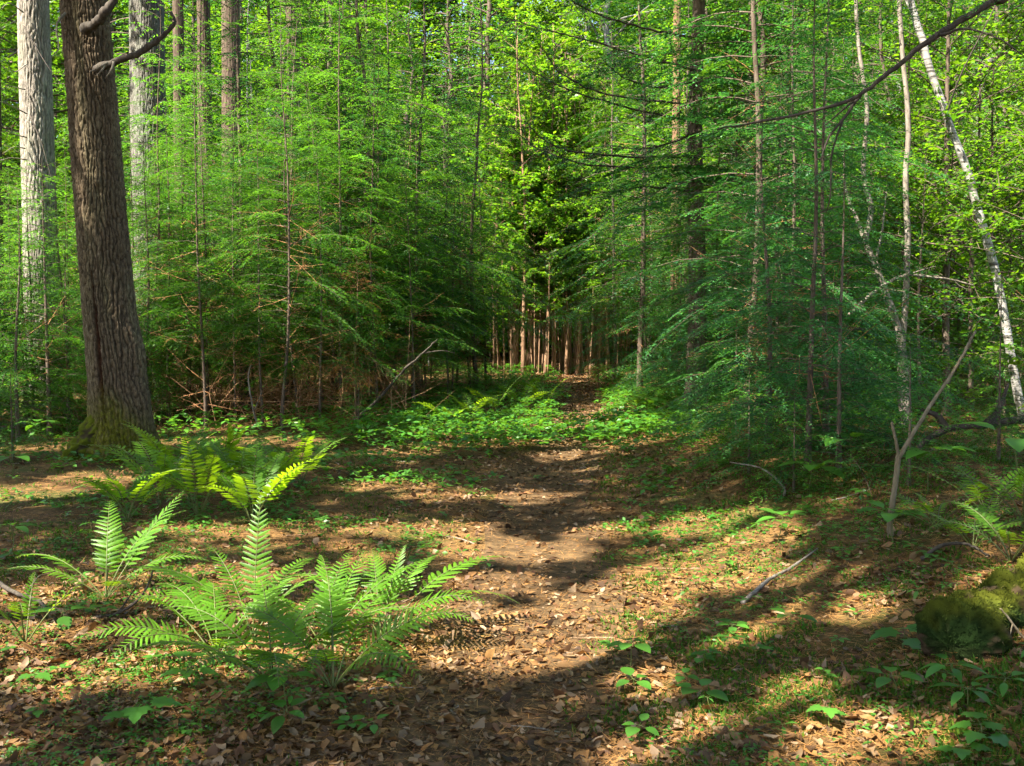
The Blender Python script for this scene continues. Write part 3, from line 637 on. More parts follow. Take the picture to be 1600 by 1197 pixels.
# pole stems at the far end of the path
for x, y, px in scatter(64, (770, 985), (30, 38), .3, 36, .55):
    plant_tree('pole_tree', 'thin reddish brown pole stem in the grove at the end of the path', 'pole stems at the end of the path', PO[r0.integers(4)], hz(x, y), r0.random()*6.28, .8+.4*r0.random(), None, M_pole, M_brd, (r0.normal(0, .02), r0.normal(0, .02)))
for x, y, px in scatter(20, (380, 1250), (26, 40), 1.0, 37, 2.0):
    plant_tree('pole_tree', 'slim young tree with high leaves behind the hemlock thickets', 'slim young trees behind the thickets', PO[r0.integers(4)], hz(x, y), r0.random()*6.28, .8+.5*r0.random(), None, M_pole if r0.random() < .5 else M_barkg, M_brd, (r0.normal(0, .02), r0.normal(0, .02)))
# mid-size hemlocks reaching over the thickets
for k, (px, Y, v, lb_) in enumerate([(430, 19, 0, 'taller hemlock spreading above the middle of the left thicket'), (600, 22, 1, 'taller hemlock above the left thicket, nearer the path'), 
        (1180, 15.2, 0, 'tall hemlock rising behind the dense right hemlocks'), (1165, 12.6, 1, 'tall hemlock screening the arching limbs from the right'), (1245, 15.5, 0, 'tall hemlock above the gap beside the pale forked sapling'), (585, 33, 0, 'deep shaded hemlock seen above the path side of the left thicket'), (330, 22.5, 1, 'hemlock standing in front of the three shaded trunks'), (930, 37, 1, 'hemlock bough screen right of the pole grove'), (455, 24, 0, 'hemlock reaching high between the shaded trunks and the path'), (240, 24.5, 1, 'hemlock crown directly behind the straight grey trunk'), (1000, 20.5, 0, 'hemlock stretching boughs over the narrow part of the path from the right'), (745, 22, 1, 'hemlock closing in on the narrow part of the path from the left'), (960, 27, 1, 'hemlock just before the pole grove on the right of the path'), (520, 20.5, 1, 'dark hemlock above the middle saplings of the left thicket'), (890, 45, 1, 'dark hemlock directly behind the pole grove'), (1290, 21, 1, 'hemlock between the dense right hemlocks and the pale forked sapling'), (1010, 27, 1, 'hemlock leaning over the right side of the far path'), (140, 25, 1, 'hemlock filling the gap behind the massive trunk'),
        (540, 29, 0, 'shaded hemlock deep behind the left thicket'), (-40, 22, 0, 'hemlock at the sunlit edge behind the pale trunk'), (1480, 24, 1, 'hemlock standing behind the white birch'), (690, 35, 1, 'hemlock beside the far left bend of the path'), (385, 18, 1, 'hemlock top reaching up among the left saplings near the shaded trunks'), (565, 18.6, 0, 'hemlock top reaching high over the middle of the left thicket'), (655, 19.6, 1, 'hemlock overtopping the path end of the left thicket'), (1075, 22.5, 1, 'hemlock behind the arching bare limbs'), (1370, 20, 0, 'hemlock deep behind the pale forked sapling')]):
    x = wx(px, Y); used.append((x, Y)); plant_tree('hemlock_tree', lb_, None, HM[v], hz(x, Y), k*1.9, 1., 1., [M_bark, M_brown], M_hem if k % 3 else M_hem2)
# broadleaf brush closing the view low down
for x, y, px in scatter(60, (-200, 1800), (25, 46), 1.5, 41, 1.7, ok=lambda px, y: not (24 < y < 34 and -3 < wx(px, y)-path_x(y) < 2)):
    plant_tree('leafy_bush', 'leafy broadleaf bush filling the understory between far trunks', 'understory bushes between the far trunks', BB[r0.integers(2)], hz(x, y), r0.random()*6.28, .8+.5*r0.random(), None, M_bark, M_brd)
for x, y, px in scatter(55, (-200, 1800), (47, 58), 1.5, 42, 0):
    plant_tree('leafy_bush', 'far leafy bush behind the pole stems', 'far bushes behind the pole stems', BB[r0.integers(2)], hz(x, y), r0.random()*6.28, 1.1+.6*r0.random(), None, M_bark, M_brd)
for x, y, px in scatter(64, (825, 985), (31, 36), .2, 46, 0):
    plant_tree('pole_tree', 'thin pole stem standing across the spot where the path disappears', 'pole stems closing the path', PO[r0.integers(4)], hz(x, y), r0.random()*6.28, .75+.4*r0.random(), None, M_pole, M_brd, (r0.normal(0, .03), r0.normal(0, .03)))
for x, y, px in scatter(12, (760, 1020), (38.5, 45), 1.2, 47, 0):
    plant_tree('leafy_bush', 'leafy bush directly behind the stems that close the path', 'bushes closing the end of the path', BB[r0.integers(2)], hz(x, y), r0.random()*6.28, 1.0+.4*r0.random(), None, M_bark, M_brd)
# tall background forest
for x, y, px in scatter(105, (-250, 1850), (28, 62), 2.0, 38, 2.2, ok=lambda px, y: not (22 < y < 38 and -7 < wx(px, y)-path_x(y) < 1)):
    h_ = r0.random() < .66
    if h_: plant_tree('hemlock_tree', 'tall hemlock in the forest background', 'tall background hemlocks', HT[r0.integers(3)], hz(x, y), r0.random()*6.28, .9+.35*r0.random(), None, [M_bark, M_brown], M_hem)
    else: plant_tree('broadleaf_tree', 'tall leafy broadleaf tree in the forest background', 'tall background broadleaf trees', BT[r0.integers(3)], hz(x, y), r0.random()*6.28, .9+.35*r0.random(), None, M_barkg if r0.random() < .5 else M_bark, M_brd)
for x, y, px in scatter(84, (-250, 1850), (58, 85), 2.8, 39, 0):
    plant_tree('broadleaf_tree', 'distant broadleaf tree closing the view between the nearer trunks', 'distant trees closing the view', BT[r0.integers(3)], hz(x, y), r0.random()*6.28, 1.5+.4*r0.random(), None, M_bark, M_brd)

for k, (px, Y) in enumerate([(900, 47), (960, 44), (850, 50), (1010, 48), (930, 54), (560, 46), (1200, 44), (430, 46)]):
    plant_tree('broadleaf_tree', 'sunlit broadleaf tree filling the canopy above the pole grove', 'sunlit broadleaf trees above the pole grove', BT[k % 3], hz(wx(px, Y), Y), k*1.7, 1.1+.1*(k % 3), None, M_barkg, M_brd)

for k, (px, Y) in enumerate([(300, 37), (375, 41), (440, 36), (510, 40), (575, 44), (640, 39), (700, 43), (765, 46), (805, 52), (180, 34), (60, 33), (1110, 40), (1250, 36), (1340, 41), (1440, 35), (1560, 38)]):
    plant_tree('hemlock_tree', 'tall dark hemlock rising behind the broadleaf understory', 'tall dark hemlocks behind the understory', HT[k % 3], hz(wx(px, Y), Y), k*2.3, 1.0+.08*(k % 4), None, [M_bark, M_brown], M_hem2 if k % 2 else M_hem)

# ------------------------------------------------------------------ hemlock with arching bare limbs right of the path
def ws(line, Y0, Y1=None):
    n = len(line); Y1 = Y1 or Y0
    return [at(a, b, Y0+(Y1-Y0)*k/(n-1)) for k, (a, b) in enumerate(line)]
ax = wx(1086, 16); p0 = np.array(hz(ax, 16)); used.append((ax, 16))
arch = thing('hemlock_tree', 'dark hemlock whose bare limbs arch out over the path', 'tree', tuple(p0))
zz = np.linspace(-.3, 14, 40); B = MB()
B.add(*tube_np(np.stack([.03*np.sin(zz), .02*np.cos(zz*1.3), zz], -1), .165*(1.03-zz/15)+.06*np.exp(-np.maximum(zz, 0)/.3), 16)); obj('trunk', B.mesh('trunk', True), [M_bark], arch)
ARC = [[(1086, 262), (1050, 261), (956, 261), (893, 251), (833, 228), (798, 196)], [(1086, 246), (974, 244), (886, 235), (851, 217), (819, 189)],
       [(1086, 165), (1050, 160), (949, 147), (896, 126), (865, 102), (842, 67)], [(1086, 190), (1009, 175), (921, 151), (851, 123), (802, 88)],
       [(1086, 110), (991, 84), (921, 63), (851, 46), (791, 28)], [(1086, 300), (1010, 292), (950, 300), (900, 292)], [(1086, 60), (1000, 42), (930, 20), (880, -10), (850, -50)],
       [(1086, 210), (1040, 225), (1000, 232), (940, 226)], [(1086, 130), (1020, 135), (970, 118), (940, 90)], [(1086, 90), (1150, 95), (1220, 80), (1280, 50)], [(1086, 180), (1160, 200), (1230, 190)]]
rA = rng(77); LP_, LD_, LN_, LL_ = [], [], [], []
for k, a in enumerate(ARC):
    P = smooth_line(np.array(ws(a, 15.9, 14.2+1.6*rA.random())) - p0, 26); P[1:] += rA.normal(0, .008, P[1:].shape)
    B = MB(); B.add(*tube_np(P, np.linspace(.021, .006, 26), 6))
    for q in range(22):
        i = 3+rA.integers(22); sdn = 1 if rA.random() < .5 else -1
        T = nrm(P[min(i+1, 25)]-P[i-1]); sd = nrm(np.cross(T, [0, 0, 1.]))*sdn
        L = .25+.5*rA.random(); e = nrm(T*.7+sd*.8+np.array([0, 0, -.35+.3*rA.normal()]))*L
        Q_ = np.array([P[i], P[i]+e*.5+[0, 0, .03], P[i]+e+[0, 0, -.06*L]]); B.add(*tube_np(Q_, [.005, .0035, .0015], 3, cap=False))
        for _ in range(5):
            s = .3+.7*rA.random(); b = P[i]+e*s; f = nrm(e+rA.normal(0, .35, 3))*.18
            B.add(*tube_np(np.array([b, b+f*.5, b+f+[0, 0, -.02]]), [.0028, .002, .001], 3, cap=False))
        if rA.random() < .5:
            m = 40; s = rA.random(m); LP_.append(P[i]+e*s[:, None]+rA.normal(0, .05, (m, 3))*[1, 1, .4]); LD_.append(e/L+rA.normal(0, .6, (m, 3))); LN_.append(np.array([0, 0, 1.])+rA.normal(0, .3, (m, 3))); LL_.append(np.full(m, .055))
    obj('limb', B.mesh('limb', True), M_twig, arch)
# its green upper boughs
r = rng(78)
for k in range(46):
    z = 3.2+7*r.random(); az = r.random()*6.28; L = 1.2+1.3*r.random(); d = np.array([math.cos(az), math.sin(az), .05])
    s = r.random(900); wv = (.5*L*(1-s)+.1)*(r.random(900)*2-1); sd = np.array([-d[1], d[0], 0])
    P = np.array([0, 0, z])+d*(L*s)[:, None]+sd*wv[:, None]; P[:, 2] -= .3*L*s*s+.3*wv*wv
    LP_.append(P); LD_.append(d+sd*np.sign(wv)[:, None]*.9+r.normal(0, .3, (900, 3))); LN_.append(np.array([0, 0, 1.])+r.normal(0, .3, (900, 3))); LL_.append(np.full(900, .075))
P = np.concatenate(LP_); V, i = leaves_np(P, np.concatenate(LD_), np.concatenate(LN_), np.concatenate(LL_), np.concatenate(LL_)*.36)
obj('crown', mesh_np('crown', V, leaf_quads(i), None, np.repeat(tint_var(r, len(P)), 4, 0)), M_hem2, arch)

# ------------------------------------------------------------------ near hemlock out to the right whose long dark limb crosses the upper corner
nb = np.array(hz(5.3, 5.6)); nh = thing('hemlock_tree', 'near hemlock with a long dark forked limb reaching over the right bank', 'tree', tuple(nb))
zz = np.linspace(-.3, 12, 24); B = MB(); B.add(*tube_np(np.stack([zz*0, zz*0, zz], -1), .16*(1.03-zz/13)+.06*np.exp(-np.maximum(zz, 0)/.3), 14)); obj('trunk', B.mesh('trunk', True), M_bark, nh)
lb = limb(nh, [nb+[0, 0, 4.4]]+ws([(1640, -45), (1555, 2), (1500, 32), (1440, 72), (1390, 112), (1340, 150), (1275, 172), (1190, 190), (1120, 202)], 5.6, 6.0), .026, .005, M_twig, nb, 'limb', 8, 3, 46, .12)
def sub(parent, pts, r_0, r_1, name='twig', seed=1, mat=None): return limb(parent, pts, r_0, r_1, mat or M_twig, nb, name, 6, seed, 18, .1)
sub(lb, ws([(1345, 148), (1318, 185), (1295, 215), (1282, 250)], 5.95), .012, .004)
sub(lb, ws([(1318, 185), (1300, 240), (1298, 300), (1292, 330)], 5.95, 6.05), .007, .003, seed=2)
sub(lb, ws([(1340, 150), (1310, 178), (1290, 195)], 5.95), .008, .003, seed=4)
sub(lb, ws([(1470, 55), (1510, 45), (1560, 60), (1610, 95)], 5.7, 5.3), .009, .003, seed=5)
LPn, LDn, LNn, LLn = [], [], [], []
r = rng(81)
def bough(p, d, L, n, wf=.42, ll=.03):
    d = nrm(np.asarray(d, float)); sd = nrm(np.cross([0, 0, 1.], d)); nt_ = max(4, int(L/.05))
    s = np.linspace(.1, 1, nt_); sg = np.where(np.arange(nt_) % 2, 1, -1)
    for k in range(nt_):
        ls = wf*L*(1-s[k])+.07; td = nrm(d*.6+sd*sg[k]*.8+np.array([0, 0, -.15])); m = int(ls/.009)
        u = (np.arange(m)+.5)*.009; b = p+d*L*s[k]-np.array([0, 0, .25*L*s[k]**2])
        P = b+td*u[:, None]; P[:, 2] -= .3*u*u/ls; s2 = np.where(np.arange(m) % 2, 1., -1.)[:, None]; sd2 = nrm(np.cross([0, 0, 1.], td))
        LPn.append(P); LDn.append(td*.75+sd2*s2*.7+r.normal(0, .15, (m, 3))); LNn.append(np.array([0, 0, 1.])+r.normal(0, .25, (m, 3))); LLn.append(ll*(.7+.5*r.random(m)))
for px, py, Y in [(1260, 5, 5.7), (1320, -5, 5.8), (1380, 8, 5.6), (1440, -2, 5.4), (1500, 12, 5.5), (1300, 25, 6.0), (1220, -12, 6.1), (1180, 12, 6.3), (1350, 30, 6.1), (1560, -10, 5.2), (1600, 10, 5.1), (1410, 20, 6.2)]:
    p = at(px, py, Y)-nb; bough(p+[.35, 0, .12], [-.9, r.normal()*.5, -.1], .55+.3*r.random(), 0)
for k in range(40):
    z = 4.6+6*r.random(); az = r.random()*6.28; bough(np.array([.2*math.cos(az), .2*math.sin(az), z]), [math.cos(az), math.sin(az), .1], 1.2+.9*r.random(), 0, ll=.045)
P = np.concatenate(LPn); L = np.concatenate(LLn); V, i = leaves_np(P, np.concatenate(LDn), np.concatenate(LNn), L, L*.24)
obj('crown', mesh_np('crown', V, leaf_quads(i), None, np.repeat(tint_var(r, len(P)), 4, 0)), M_hem2, nh)

# ------------------------------------------------------------------ birch, pale forked dead trees, leaning sapling
def stick_tree(name, label, base, lines, mat, cat='tree', leaf=None, group=None):
    b = np.asarray(base); t = thing(name, label, cat, tuple(b), 0, group)
    for k, (nm, pts, ra, rb, mt_) in enumerate(lines):
        P = smooth_line(np.array(pts)-b, 30); r = rng(k+len(pts)*7); u = np.linspace(0, 1, 30); B = MB()
        B.add(*tube_np(P+r.normal(0, ra*.08, P.shape), (ra*(1-u)+rb*u)*(1+.1*(r.random(30)-.5)), 10)); obj(nm, B.mesh(nm, True), mt_ or mat, t)
    return t
Yb = 12.5; base = np.array(hz(at(1603, 690, Yb)[0], Yb))
bt = stick_tree('birch_tree', 'leaning white birch with peeling bark and dark marks', base,
    [('trunk', [base-[0, 0, .2], at(1600, 655, Yb), at(1588, 600, Yb), at(1565, 470, Yb), at(1535, 350, Yb), at(1510, 262, Yb), at(1478, 180, Yb), at(1445, 80, Yb), at(1425, 10, Yb), at(1395, -120, Yb), at(1370, -300, Yb)], .06, .036, None),
     ('branch', [at(1478, 180, Yb), at(1500, 120, Yb-.2), at(1540, 40, Yb-.4), at(1590, -60, Yb-.5)], .012, .006, M_twig),
     ('branch', [at(1445, 80, Yb), at(1415, 0, Yb+.2), at(1350, -80, Yb+.3)], .02, .01, None)], M_birch)
cc, cm = tall_tree_crown(91, tuple(base), (-1.7, 0, 9.2), (2.4, 2.4, 2.6), 4000, .12); obj('crown', cm, M_brd, bt)
Y = 12.0; base = np.array(hz(at(1418, 700, Y)[0], Y))
stick_tree('forked_tree', 'pale grey forked sapling, its two stems parting low beside the leaning stick', base,
    [('trunk', [base-[0, 0, .2], at(1417, 640, Y), at(1412, 560, Y), at(1400, 505, Y), at(1383, 455, Y), at(1366, 410, Y), at(1352, 372, Y), at(1362, 330, Y), at(1348, 270, Y), at(1355, 180, Y), at(1340, 60, Y), at(1335, -60, Y)], .055, .02, M_dead),
     ('branch', [at(1352, 380, Y), at(1340, 345, Y+.1), at(1322, 300, Y+.2), at(1318, 240, Y+.2)], .028, .012, M_dead),
     ('branch', [at(1368, 410, Y), at(1378, 360, Y-.1), at(1385, 300, Y-.1)], .018, .008, M_dead),
     ('branch', [at(1375, 430, Y), at(1350, 424, Y-.1), at(1335, 416, Y-.1)], .008, .003, M_dead)], M_dead)
Y = 12.3; base = np.array(hz(at(1412, 690, Y)[0], Y))
stick_tree('straight_sapling', 'straight pale sapling stem rising beside the forked grey one', base,
    [('trunk', [base-[0, 0, .2], at(1408, 600, Y), at(1411, 520, Y), at(1416, 440, Y), at(1418, 360, Y), at(1415, 280, Y), at(1420, 200, Y), at(1412, 100, Y), at(1405, 0, Y), at(1400, -80, Y)], .045, .024, M_dead)], M_dead)
stick_tree('broken_branch', 'bent pale dead branch caught across the two pale stems', at(1328, 492, 11.8),
    [('wood', [at(1326, 493, 11.75), at(1352, 468, 11.75), at(1385, 443, 11.8), at(1418, 430, 11.85), at(1455, 433, 11.9), at(1490, 438, 12), at(1522, 446, 12)], .026, .009, M_dead),
     ('twig', [at(1418, 430, 11.85), at(1440, 422, 11.8), at(1462, 416, 11.8)], .009, .003, M_dead), ('twig', [at(1490, 438, 12), at(1500, 447, 12), at(1512, 452, 12)], .006, .003, M_dead)], M_dead, 'branch')
base = gpt(1392, 840); Y = base[1]
ls_ = stick_tree('leaning_sapling', 'tan leafless sapling forking low and leaning right over the bank', base,
    [('trunk', [base-[0, 0, .1], at(1391, 815, Y), at(1397, 770, Y), at(1404, 712, Y)], .019, .016, M_tan),
     ('branch', [at(1404, 716, Y), at(1425, 680, Y), at(1455, 632, Y+.1), at(1490, 580, Y+.2), at(1524, 518, Y+.3)], .014, .008, M_tan),
     ('branch_stub', [at(1404, 714, Y), at(1400, 690, Y), at(1393, 660, Y)], .011, .008, M_tan)], M_brown)
base = gpt(540, 700); 
# dead leaning branch by the left thicket and fallen branches
def fallen(label, pts, r_0, r_1, mat=M_twig, name='fallen_branch', twigs=(), group=None, sides=8):
    b = np.asarray(pts[0]); t = thing(name, label, 'branch', tuple(b), 0, group)
    B = MB(); P = smooth_line(np.array(pts)-b, 24); r = rng(int(abs(b[0])*1000) % 997)
    B.add(*tube_np(P+r.normal(0, r_0*.15, P.shape), np.linspace(r_0, r_1, 24)*(1+.2*(r.random(24)-.5)), sides)); obj('wood', B.mesh('wood', True), mat, t)
    for tw in twigs:
        B = MB(); B.add(*tube_np(smooth_line(np.array(tw)-b, 10), np.linspace(r_1*1.2, r_1*.3, 10), 5)); obj('twig', B.mesh('twig', True), mat, t)
    return t
def gp(px, py, dz=.0): return gpt(px, py)+np.array([0, 0, dz])
a = gp(545, 668, .02); Yd = a[1]
fallen('dark dead branch slanting up out of the brush at the thicket edge', [a, at(590, 625, Yd-.1), at(630, 580, Yd-.3), at(660, 552, Yd-.4), at(684, 530, Yd-.4)], .03, .008, M_twig, twigs=[[at(660, 552, Yd-.4), at(690, 548, Yd-.4), at(712, 552, Yd-.4)]])
a = gp(1430, 712, .02); Yd = a[1]
fallen('black fallen bough lying between the leaning sapling and the birch', [a, at(1450, 685, Yd), at(1490, 668, Yd), at(1540, 664, Yd), at(1620, 652, Yd)], .022, .035, M_twig, twigs=[[at(1540, 664, Yd), at(1560, 640, Yd), at(1575, 600, Yd)], [at(1480, 672, Yd), at(1465, 650, Yd), at(1440, 640, Yd)]])
fallen('dark crooked stick on the litter at the left edge of the fern bed', [gp(-10, 915, .03), gp(30, 940, .04), gp(62, 952, .04), gp(75, 962, .02)], .014, .007, twigs=[[gp(40, 944, .04), gp(60, 930, .1), gp(74, 926, .1)]])
b = gp(150, 968, .01); Yd = b[1]
fallen('thin dark stick arching up under the yellow lit fern', [b, at(185, 958, Yd), at(215, 938, Yd), at(232, 912, Yd), at(240, 890, Yd)], .009, .004, twigs=[[at(185, 958, Yd), at(210, 920, Yd+.1), at(215, 905, Yd+.1)]])
fallen('pale bleached stick lying on the mossy bank', [gp(1160, 948, .02), gp(1185, 928, .03), gp(1205, 912, .03), gp(1232, 896, .02)], .013, .009, M_dead, sides=8, twigs=[[gp(1230, 897, .02), gp(1258, 885, .05), gp(1278, 872, .06)]])
fallen('dark curved stick on the bank behind the mossy log', [gp(1440, 880, .02), gp(1470, 868, .05), gp(1510, 866, .05), gp(1545, 876, .02)], .012, .006)
fallen('pale bare twig hanging low under the right hemlocks', [gp(1226, 775, .0), at(1222, 758, gpt(1226, 775)[1]), at(1190, 732, gpt(1226, 775)[1]), at(1140, 722, gpt(1226, 775)[1])], .012, .004, M_dead)
fallen('crooked pale dead stem standing in the brush of the left thicket', [gp(408, 672), at(398, 650, 13.8), at(392, 620, 13.8), at(388, 590, 13.8), at(392, 570, 13.8)], .018, .008, M_dead, 'dead_sapling', twigs=[[at(398, 640, 13.8), at(410, 610, 13.8)]])
Yl = gpt(1560, 1035)[1]+.12
fallen('short twig forked against the mossy log', [at(1606, 1004, Yl), at(1590, 985, Yl), at(1576, 966, Yl), at(1562, 950, Yl)], .006, .003, M_tan, twigs=[[at(1582, 975, Yl), at(1576, 1000, Yl-.02), at(1566, 1030, Yl-.04)]])
rs = rng(60)
for k in range(46):
    y = 3.4+9*rs.random()**1.4; x = (rs.random()*2-1)*(.52*y+.2); a_ = rs.random()*3.14; L = .1+.28*rs.random(); n = 4; P = []
    for q in range(n):
        xx = x+math.cos(a_)*L*q/3+rs.normal(0, .012); yy = y+math.sin(a_)*L*q/3+rs.normal(0, .012); P.append([xx, yy, H(xx, yy)+.012])
    onp = abs(x-path_x(y)) < .7; pale = rs.random() < .4
    fallen(('bleached ' if pale else 'dark ')+('little twig lying on the path' if onp else ('little twig on the litter of the right bank' if x > path_x(y) else 'little twig on the litter left of the path')), P, .004+.003*rs.random(), .002, M_dead if pale else M_brown, 'fallen_twig', group=('pale' if pale else 'dark')+(' twigs on the path' if onp else (' twigs on the right bank' if x > path_x(y) else ' twigs left of the path')), sides=5)
# sawn log end at the far end of the path
lp = np.array([2.44, 31., H(2.44, 31.)]); B = MB(); B.add(*tube_np(np.array([[0, 0, .16], [.25, .9, .18], [.5, 1.9, .2]]), [.17, .17, .16], 16)); t = thing('sawn_log', 'short sawn log with an orange cut face at the end of the path', 'log', tuple(lp))
obj('wood', B.mesh('wood', True), M_pole, t)
mcut, ns, ls = newmat('cut_wood'); p = ns.new('ShaderNodeBsdfPrincipled'); p.inputs['Base Color'].default_value = (.55, .30, .13, 1); p.inputs['Roughness'].default_value = .8
wv_ = ns.new('ShaderNodeTexWave'); wv_.wave_type = 'RINGS'; wv_.rings_direction = 'Y'; wv_.inputs['Scale'].default_value = 9; wv_.inputs['Distortion'].default_value = 2; tc = ns.new('ShaderNodeTexCoord'); ls.new(tc.outputs['Object'], wv_.inputs[0])
ls.new(ramp(ns, ls, wv_.outputs[0], [(0., (.42, .2, .08)), (1., (.62, .36, .17))]), p.inputs['Base Color']); o = ns.new('ShaderNodeOutputMaterial'); ls.new(p.outputs[0], o.inputs[0])
th = np.arange(16)/16*2*math.pi; V = np.concatenate([[[-.018, -.066, .16]], np.stack([.155*np.cos(th)-.018, -.062+0*th-.02*np.cos(th), .16+.155*np.sin(th)], -1)]); obj('cut_face', mesh_np('cut_face', V, None, np.stack([np.zeros(16, int), 1+np.arange(16), 1+(np.arange(16)+1) % 16], -1), np.ones((17, 3))), mcut, t)

# ------------------------------------------------------------------ mossy log on the right bank
base = gpt(1472, 1040); dirv = nrm(np.array([1.0, .75, .10])); nzl, nth = 150, 120; u = np.linspace(0, 1, nzl)**1.3; th = np.arange(nth)/nth*2*math.pi
U, T = np.meshgrid(u, th, indexing='ij'); sdv = nrm(np.cross(dirv, [0, 0, 1.])); upv = np.cross(sdv, dirv)
Pl = dirv[None, None]*(U*1.7)[..., None]+np.array([0, 0, .07])
q3 = np.stack([np.cos(T)*.17, np.sin(T)*.17, U*1.7], -1)
lump = fbm(q3/.16, 31, 3)-.5; fi = fbm(q3/.022, 33, 2)-.5; pat = fbm(q3/.11+9, 37, 3)
endt = np.clip(U*1.7/.07, 0, 1)**.45; hollow = sst(.05, 0., U*1.7)
rad = (.15+.15*lump+.03*fi+.03*(fbm(np.stack([np.cos(T)*9, np.sin(T)*9, U*5], -1), 39, 2)-.5)*(np.sin(T) < .3)*(endt >= 1))*endt*(1+.1*np.sin(T))
Pl = Pl+dirv*(.05*(1-endt)[..., None])*1.0+dirv*(fi*.03*(endt < 1))[..., None]
V = Pl+rad[..., None]*(np.cos(T)[..., None]*sdv+np.sin(T)[..., None]*upv)
mossk = (sst(-.1, .35, np.sin(T)+2.6*(pat-.5)+.1)*(1-.85*sst(.58, .66, pat)))[..., None]; cart = fbm(V/.035, 45, 3)[..., None]; mossk = np.clip(mossk+(endt < 1)[..., None]*sst(.42, .55, fbm(V/.07, 46, 2))[..., None]*.9, 0, 1)
suntop = sst(.13, .27, V[..., 2]+.25*lump+.08*(fbm(V/.05, 48, 2)-.5))[..., None]
mc = np.array([.012, .024, .006])*(1-suntop)+np.array([.065, .072, .008])*suntop  # moss yellower on top, darker on the sides: sun and shade painted in
grain = fbm(np.stack([np.cos(T)*9, np.sin(T)*9, U*5], -1), 39, 2)[..., None]; wood = np.array([.075, .047, .027])*(.25+1.5*sst(.35, .65, grain))*(.6+.8*(fi[..., None]+.5))
wood = np.where((endt < 1)[..., None], np.array([.05, .032, .02])*(.3+1.4*cart), wood); mc = mc*(.4+1.2*cart)
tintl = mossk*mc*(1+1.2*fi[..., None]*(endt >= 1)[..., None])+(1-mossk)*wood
i = np.arange(nzl-1)[:, None]*nth; j = np.arange(nth)[None]; j2 = (j+1) % nth
Qm = np.stack([i+j, i+j2, i+nth+j2, i+nth+j], -1).reshape(-1, 4)
M_log = leafmat('mossy_wood', (1, 1, 1), (1, 1, 1), .0, .95, 0, .05)
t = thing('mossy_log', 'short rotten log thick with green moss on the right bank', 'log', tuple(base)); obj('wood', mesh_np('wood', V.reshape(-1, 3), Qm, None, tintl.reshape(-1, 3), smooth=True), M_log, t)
r = rng(66); k = r.choice(nzl*nth, 26000); Pm = V.reshape(-1, 3)[k]; mk = (mossk.reshape(-1)[k] > .35+.4*r.random(len(k))); kk = k[mk]; Pm = Pm[mk]; cen = Pl.reshape(-1, 3)[kk]
endm = (endt.reshape(-1)[kk] < 1)[:, None]; Dm = np.where(endm, -dirv+np.array([0, 0, -.3])+r.normal(0, .9, Pm.shape), nrm(Pm-cen)+r.normal(0, .6, Pm.shape)); Vm, im = leaves_np(Pm+r.normal(0, .004, Pm.shape), Dm, r.normal(0, 1, Pm.shape), .005+.016*r.random(len(Pm))**2, np.full(len(Pm), .0045))
ct = tintl.reshape(-1, 3)[kk]*(.6+1.3*r.random(len(kk)))[:, None]
tag(obj('moss', mesh_np('moss', Vm, leaf_quads(im), None, np.repeat(ct, 4, 0)), M_log, t), None, kind='stuff')

# mossy root swelling on the sunny side of the massive trunk
Pr = smooth_line(np.array([at(172, 650, TY-.02), at(150, 672, TY-.1), at(130, 694, TY-.16), at(108, 716, TY-.22), at(92, 735, TY-.26)])-np.array(o_), 40); V, Q, Tq = tube_np(Pr, np.linspace(.17, .05, 40), 48)
cN = fbm(V/.06, 71, 3)[:, None]; cen_ = np.repeat(Pr, 48, 0); cen_ = np.concatenate([cen_, V[len(cen_):]]); V = V+nrm(V-cen_)*(cN-.5)*.12
B = MB(); B.add(V, Q, Tq, tint=np.where(cN > .4, np.array([.085, .10, .009]), np.array([.05, .04, .02]))*(.4+1.2*fbm(V/.02, 72, 2)[:, None])); tag(obj('root', B.mesh('root', True), M_log, mt), 'root thick with yellow green moss')
# ------------------------------------------------------------------ ferns
def pinna_mesh(name, n=12, lobe=.35):
    x = np.linspace(0, 1, n+1); wv = .122*np.minimum(1, (x+.03)*8)*(1-x)**.5*(1+.25*x); wv[-1] = 0
    wv = wv*np.where(np.arange(n+1) % 2, 1, 1-lobe); sag = -.16*x*x; sl_ = .02*np.where(np.arange(n+1) % 2, 1, -1)
    V = np.concatenate([np.stack([x, 0*x, sag], -1), np.stack([x+sl_, wv, sag-.25*wv], -1), np.stack([x+sl_, -wv, sag-.25*wv], -1)])
    i = np.arange(n); m = n+1
    Q = np.concatenate([np.stack([i, i+1, i+1+m, i+m], -1), np.stack([i+2*m, i+1+2*m, i+1, i], -1)])
    return mesh_np(name, V, Q, None, np.ones((len(V), 3)))
PIN = [pinna_mesh('leaflet'), pinna_mesh('leaflet', 12, .22)]
for m in PIN: m.materials.append(M_fern)
M_rachis = leafmat('fern_stalk', (.10, .12, .03), (.1, .12, .03), .05, .5, .2)
def frond_curve(az, L, el0, el1, r):
    n = 30; s = np.linspace(0, 1, n); el = el0+(el1-el0)*s**1.5; step = L/(n-1)
    d = np.stack([np.cos(el)*math.cos(az), np.cos(el)*math.sin(az), np.sin(el)], -1)*step
    P = np.concatenate([[[0, 0, 0]], np.cumsum(d, 0)[:-1]]); sw = r.normal(0, .15)*L*s*s
    P[:, 0] += -math.sin(az)*sw; P[:, 1] += math.cos(az)*sw
    return P, nrm(np.gradient(P, axis=0))
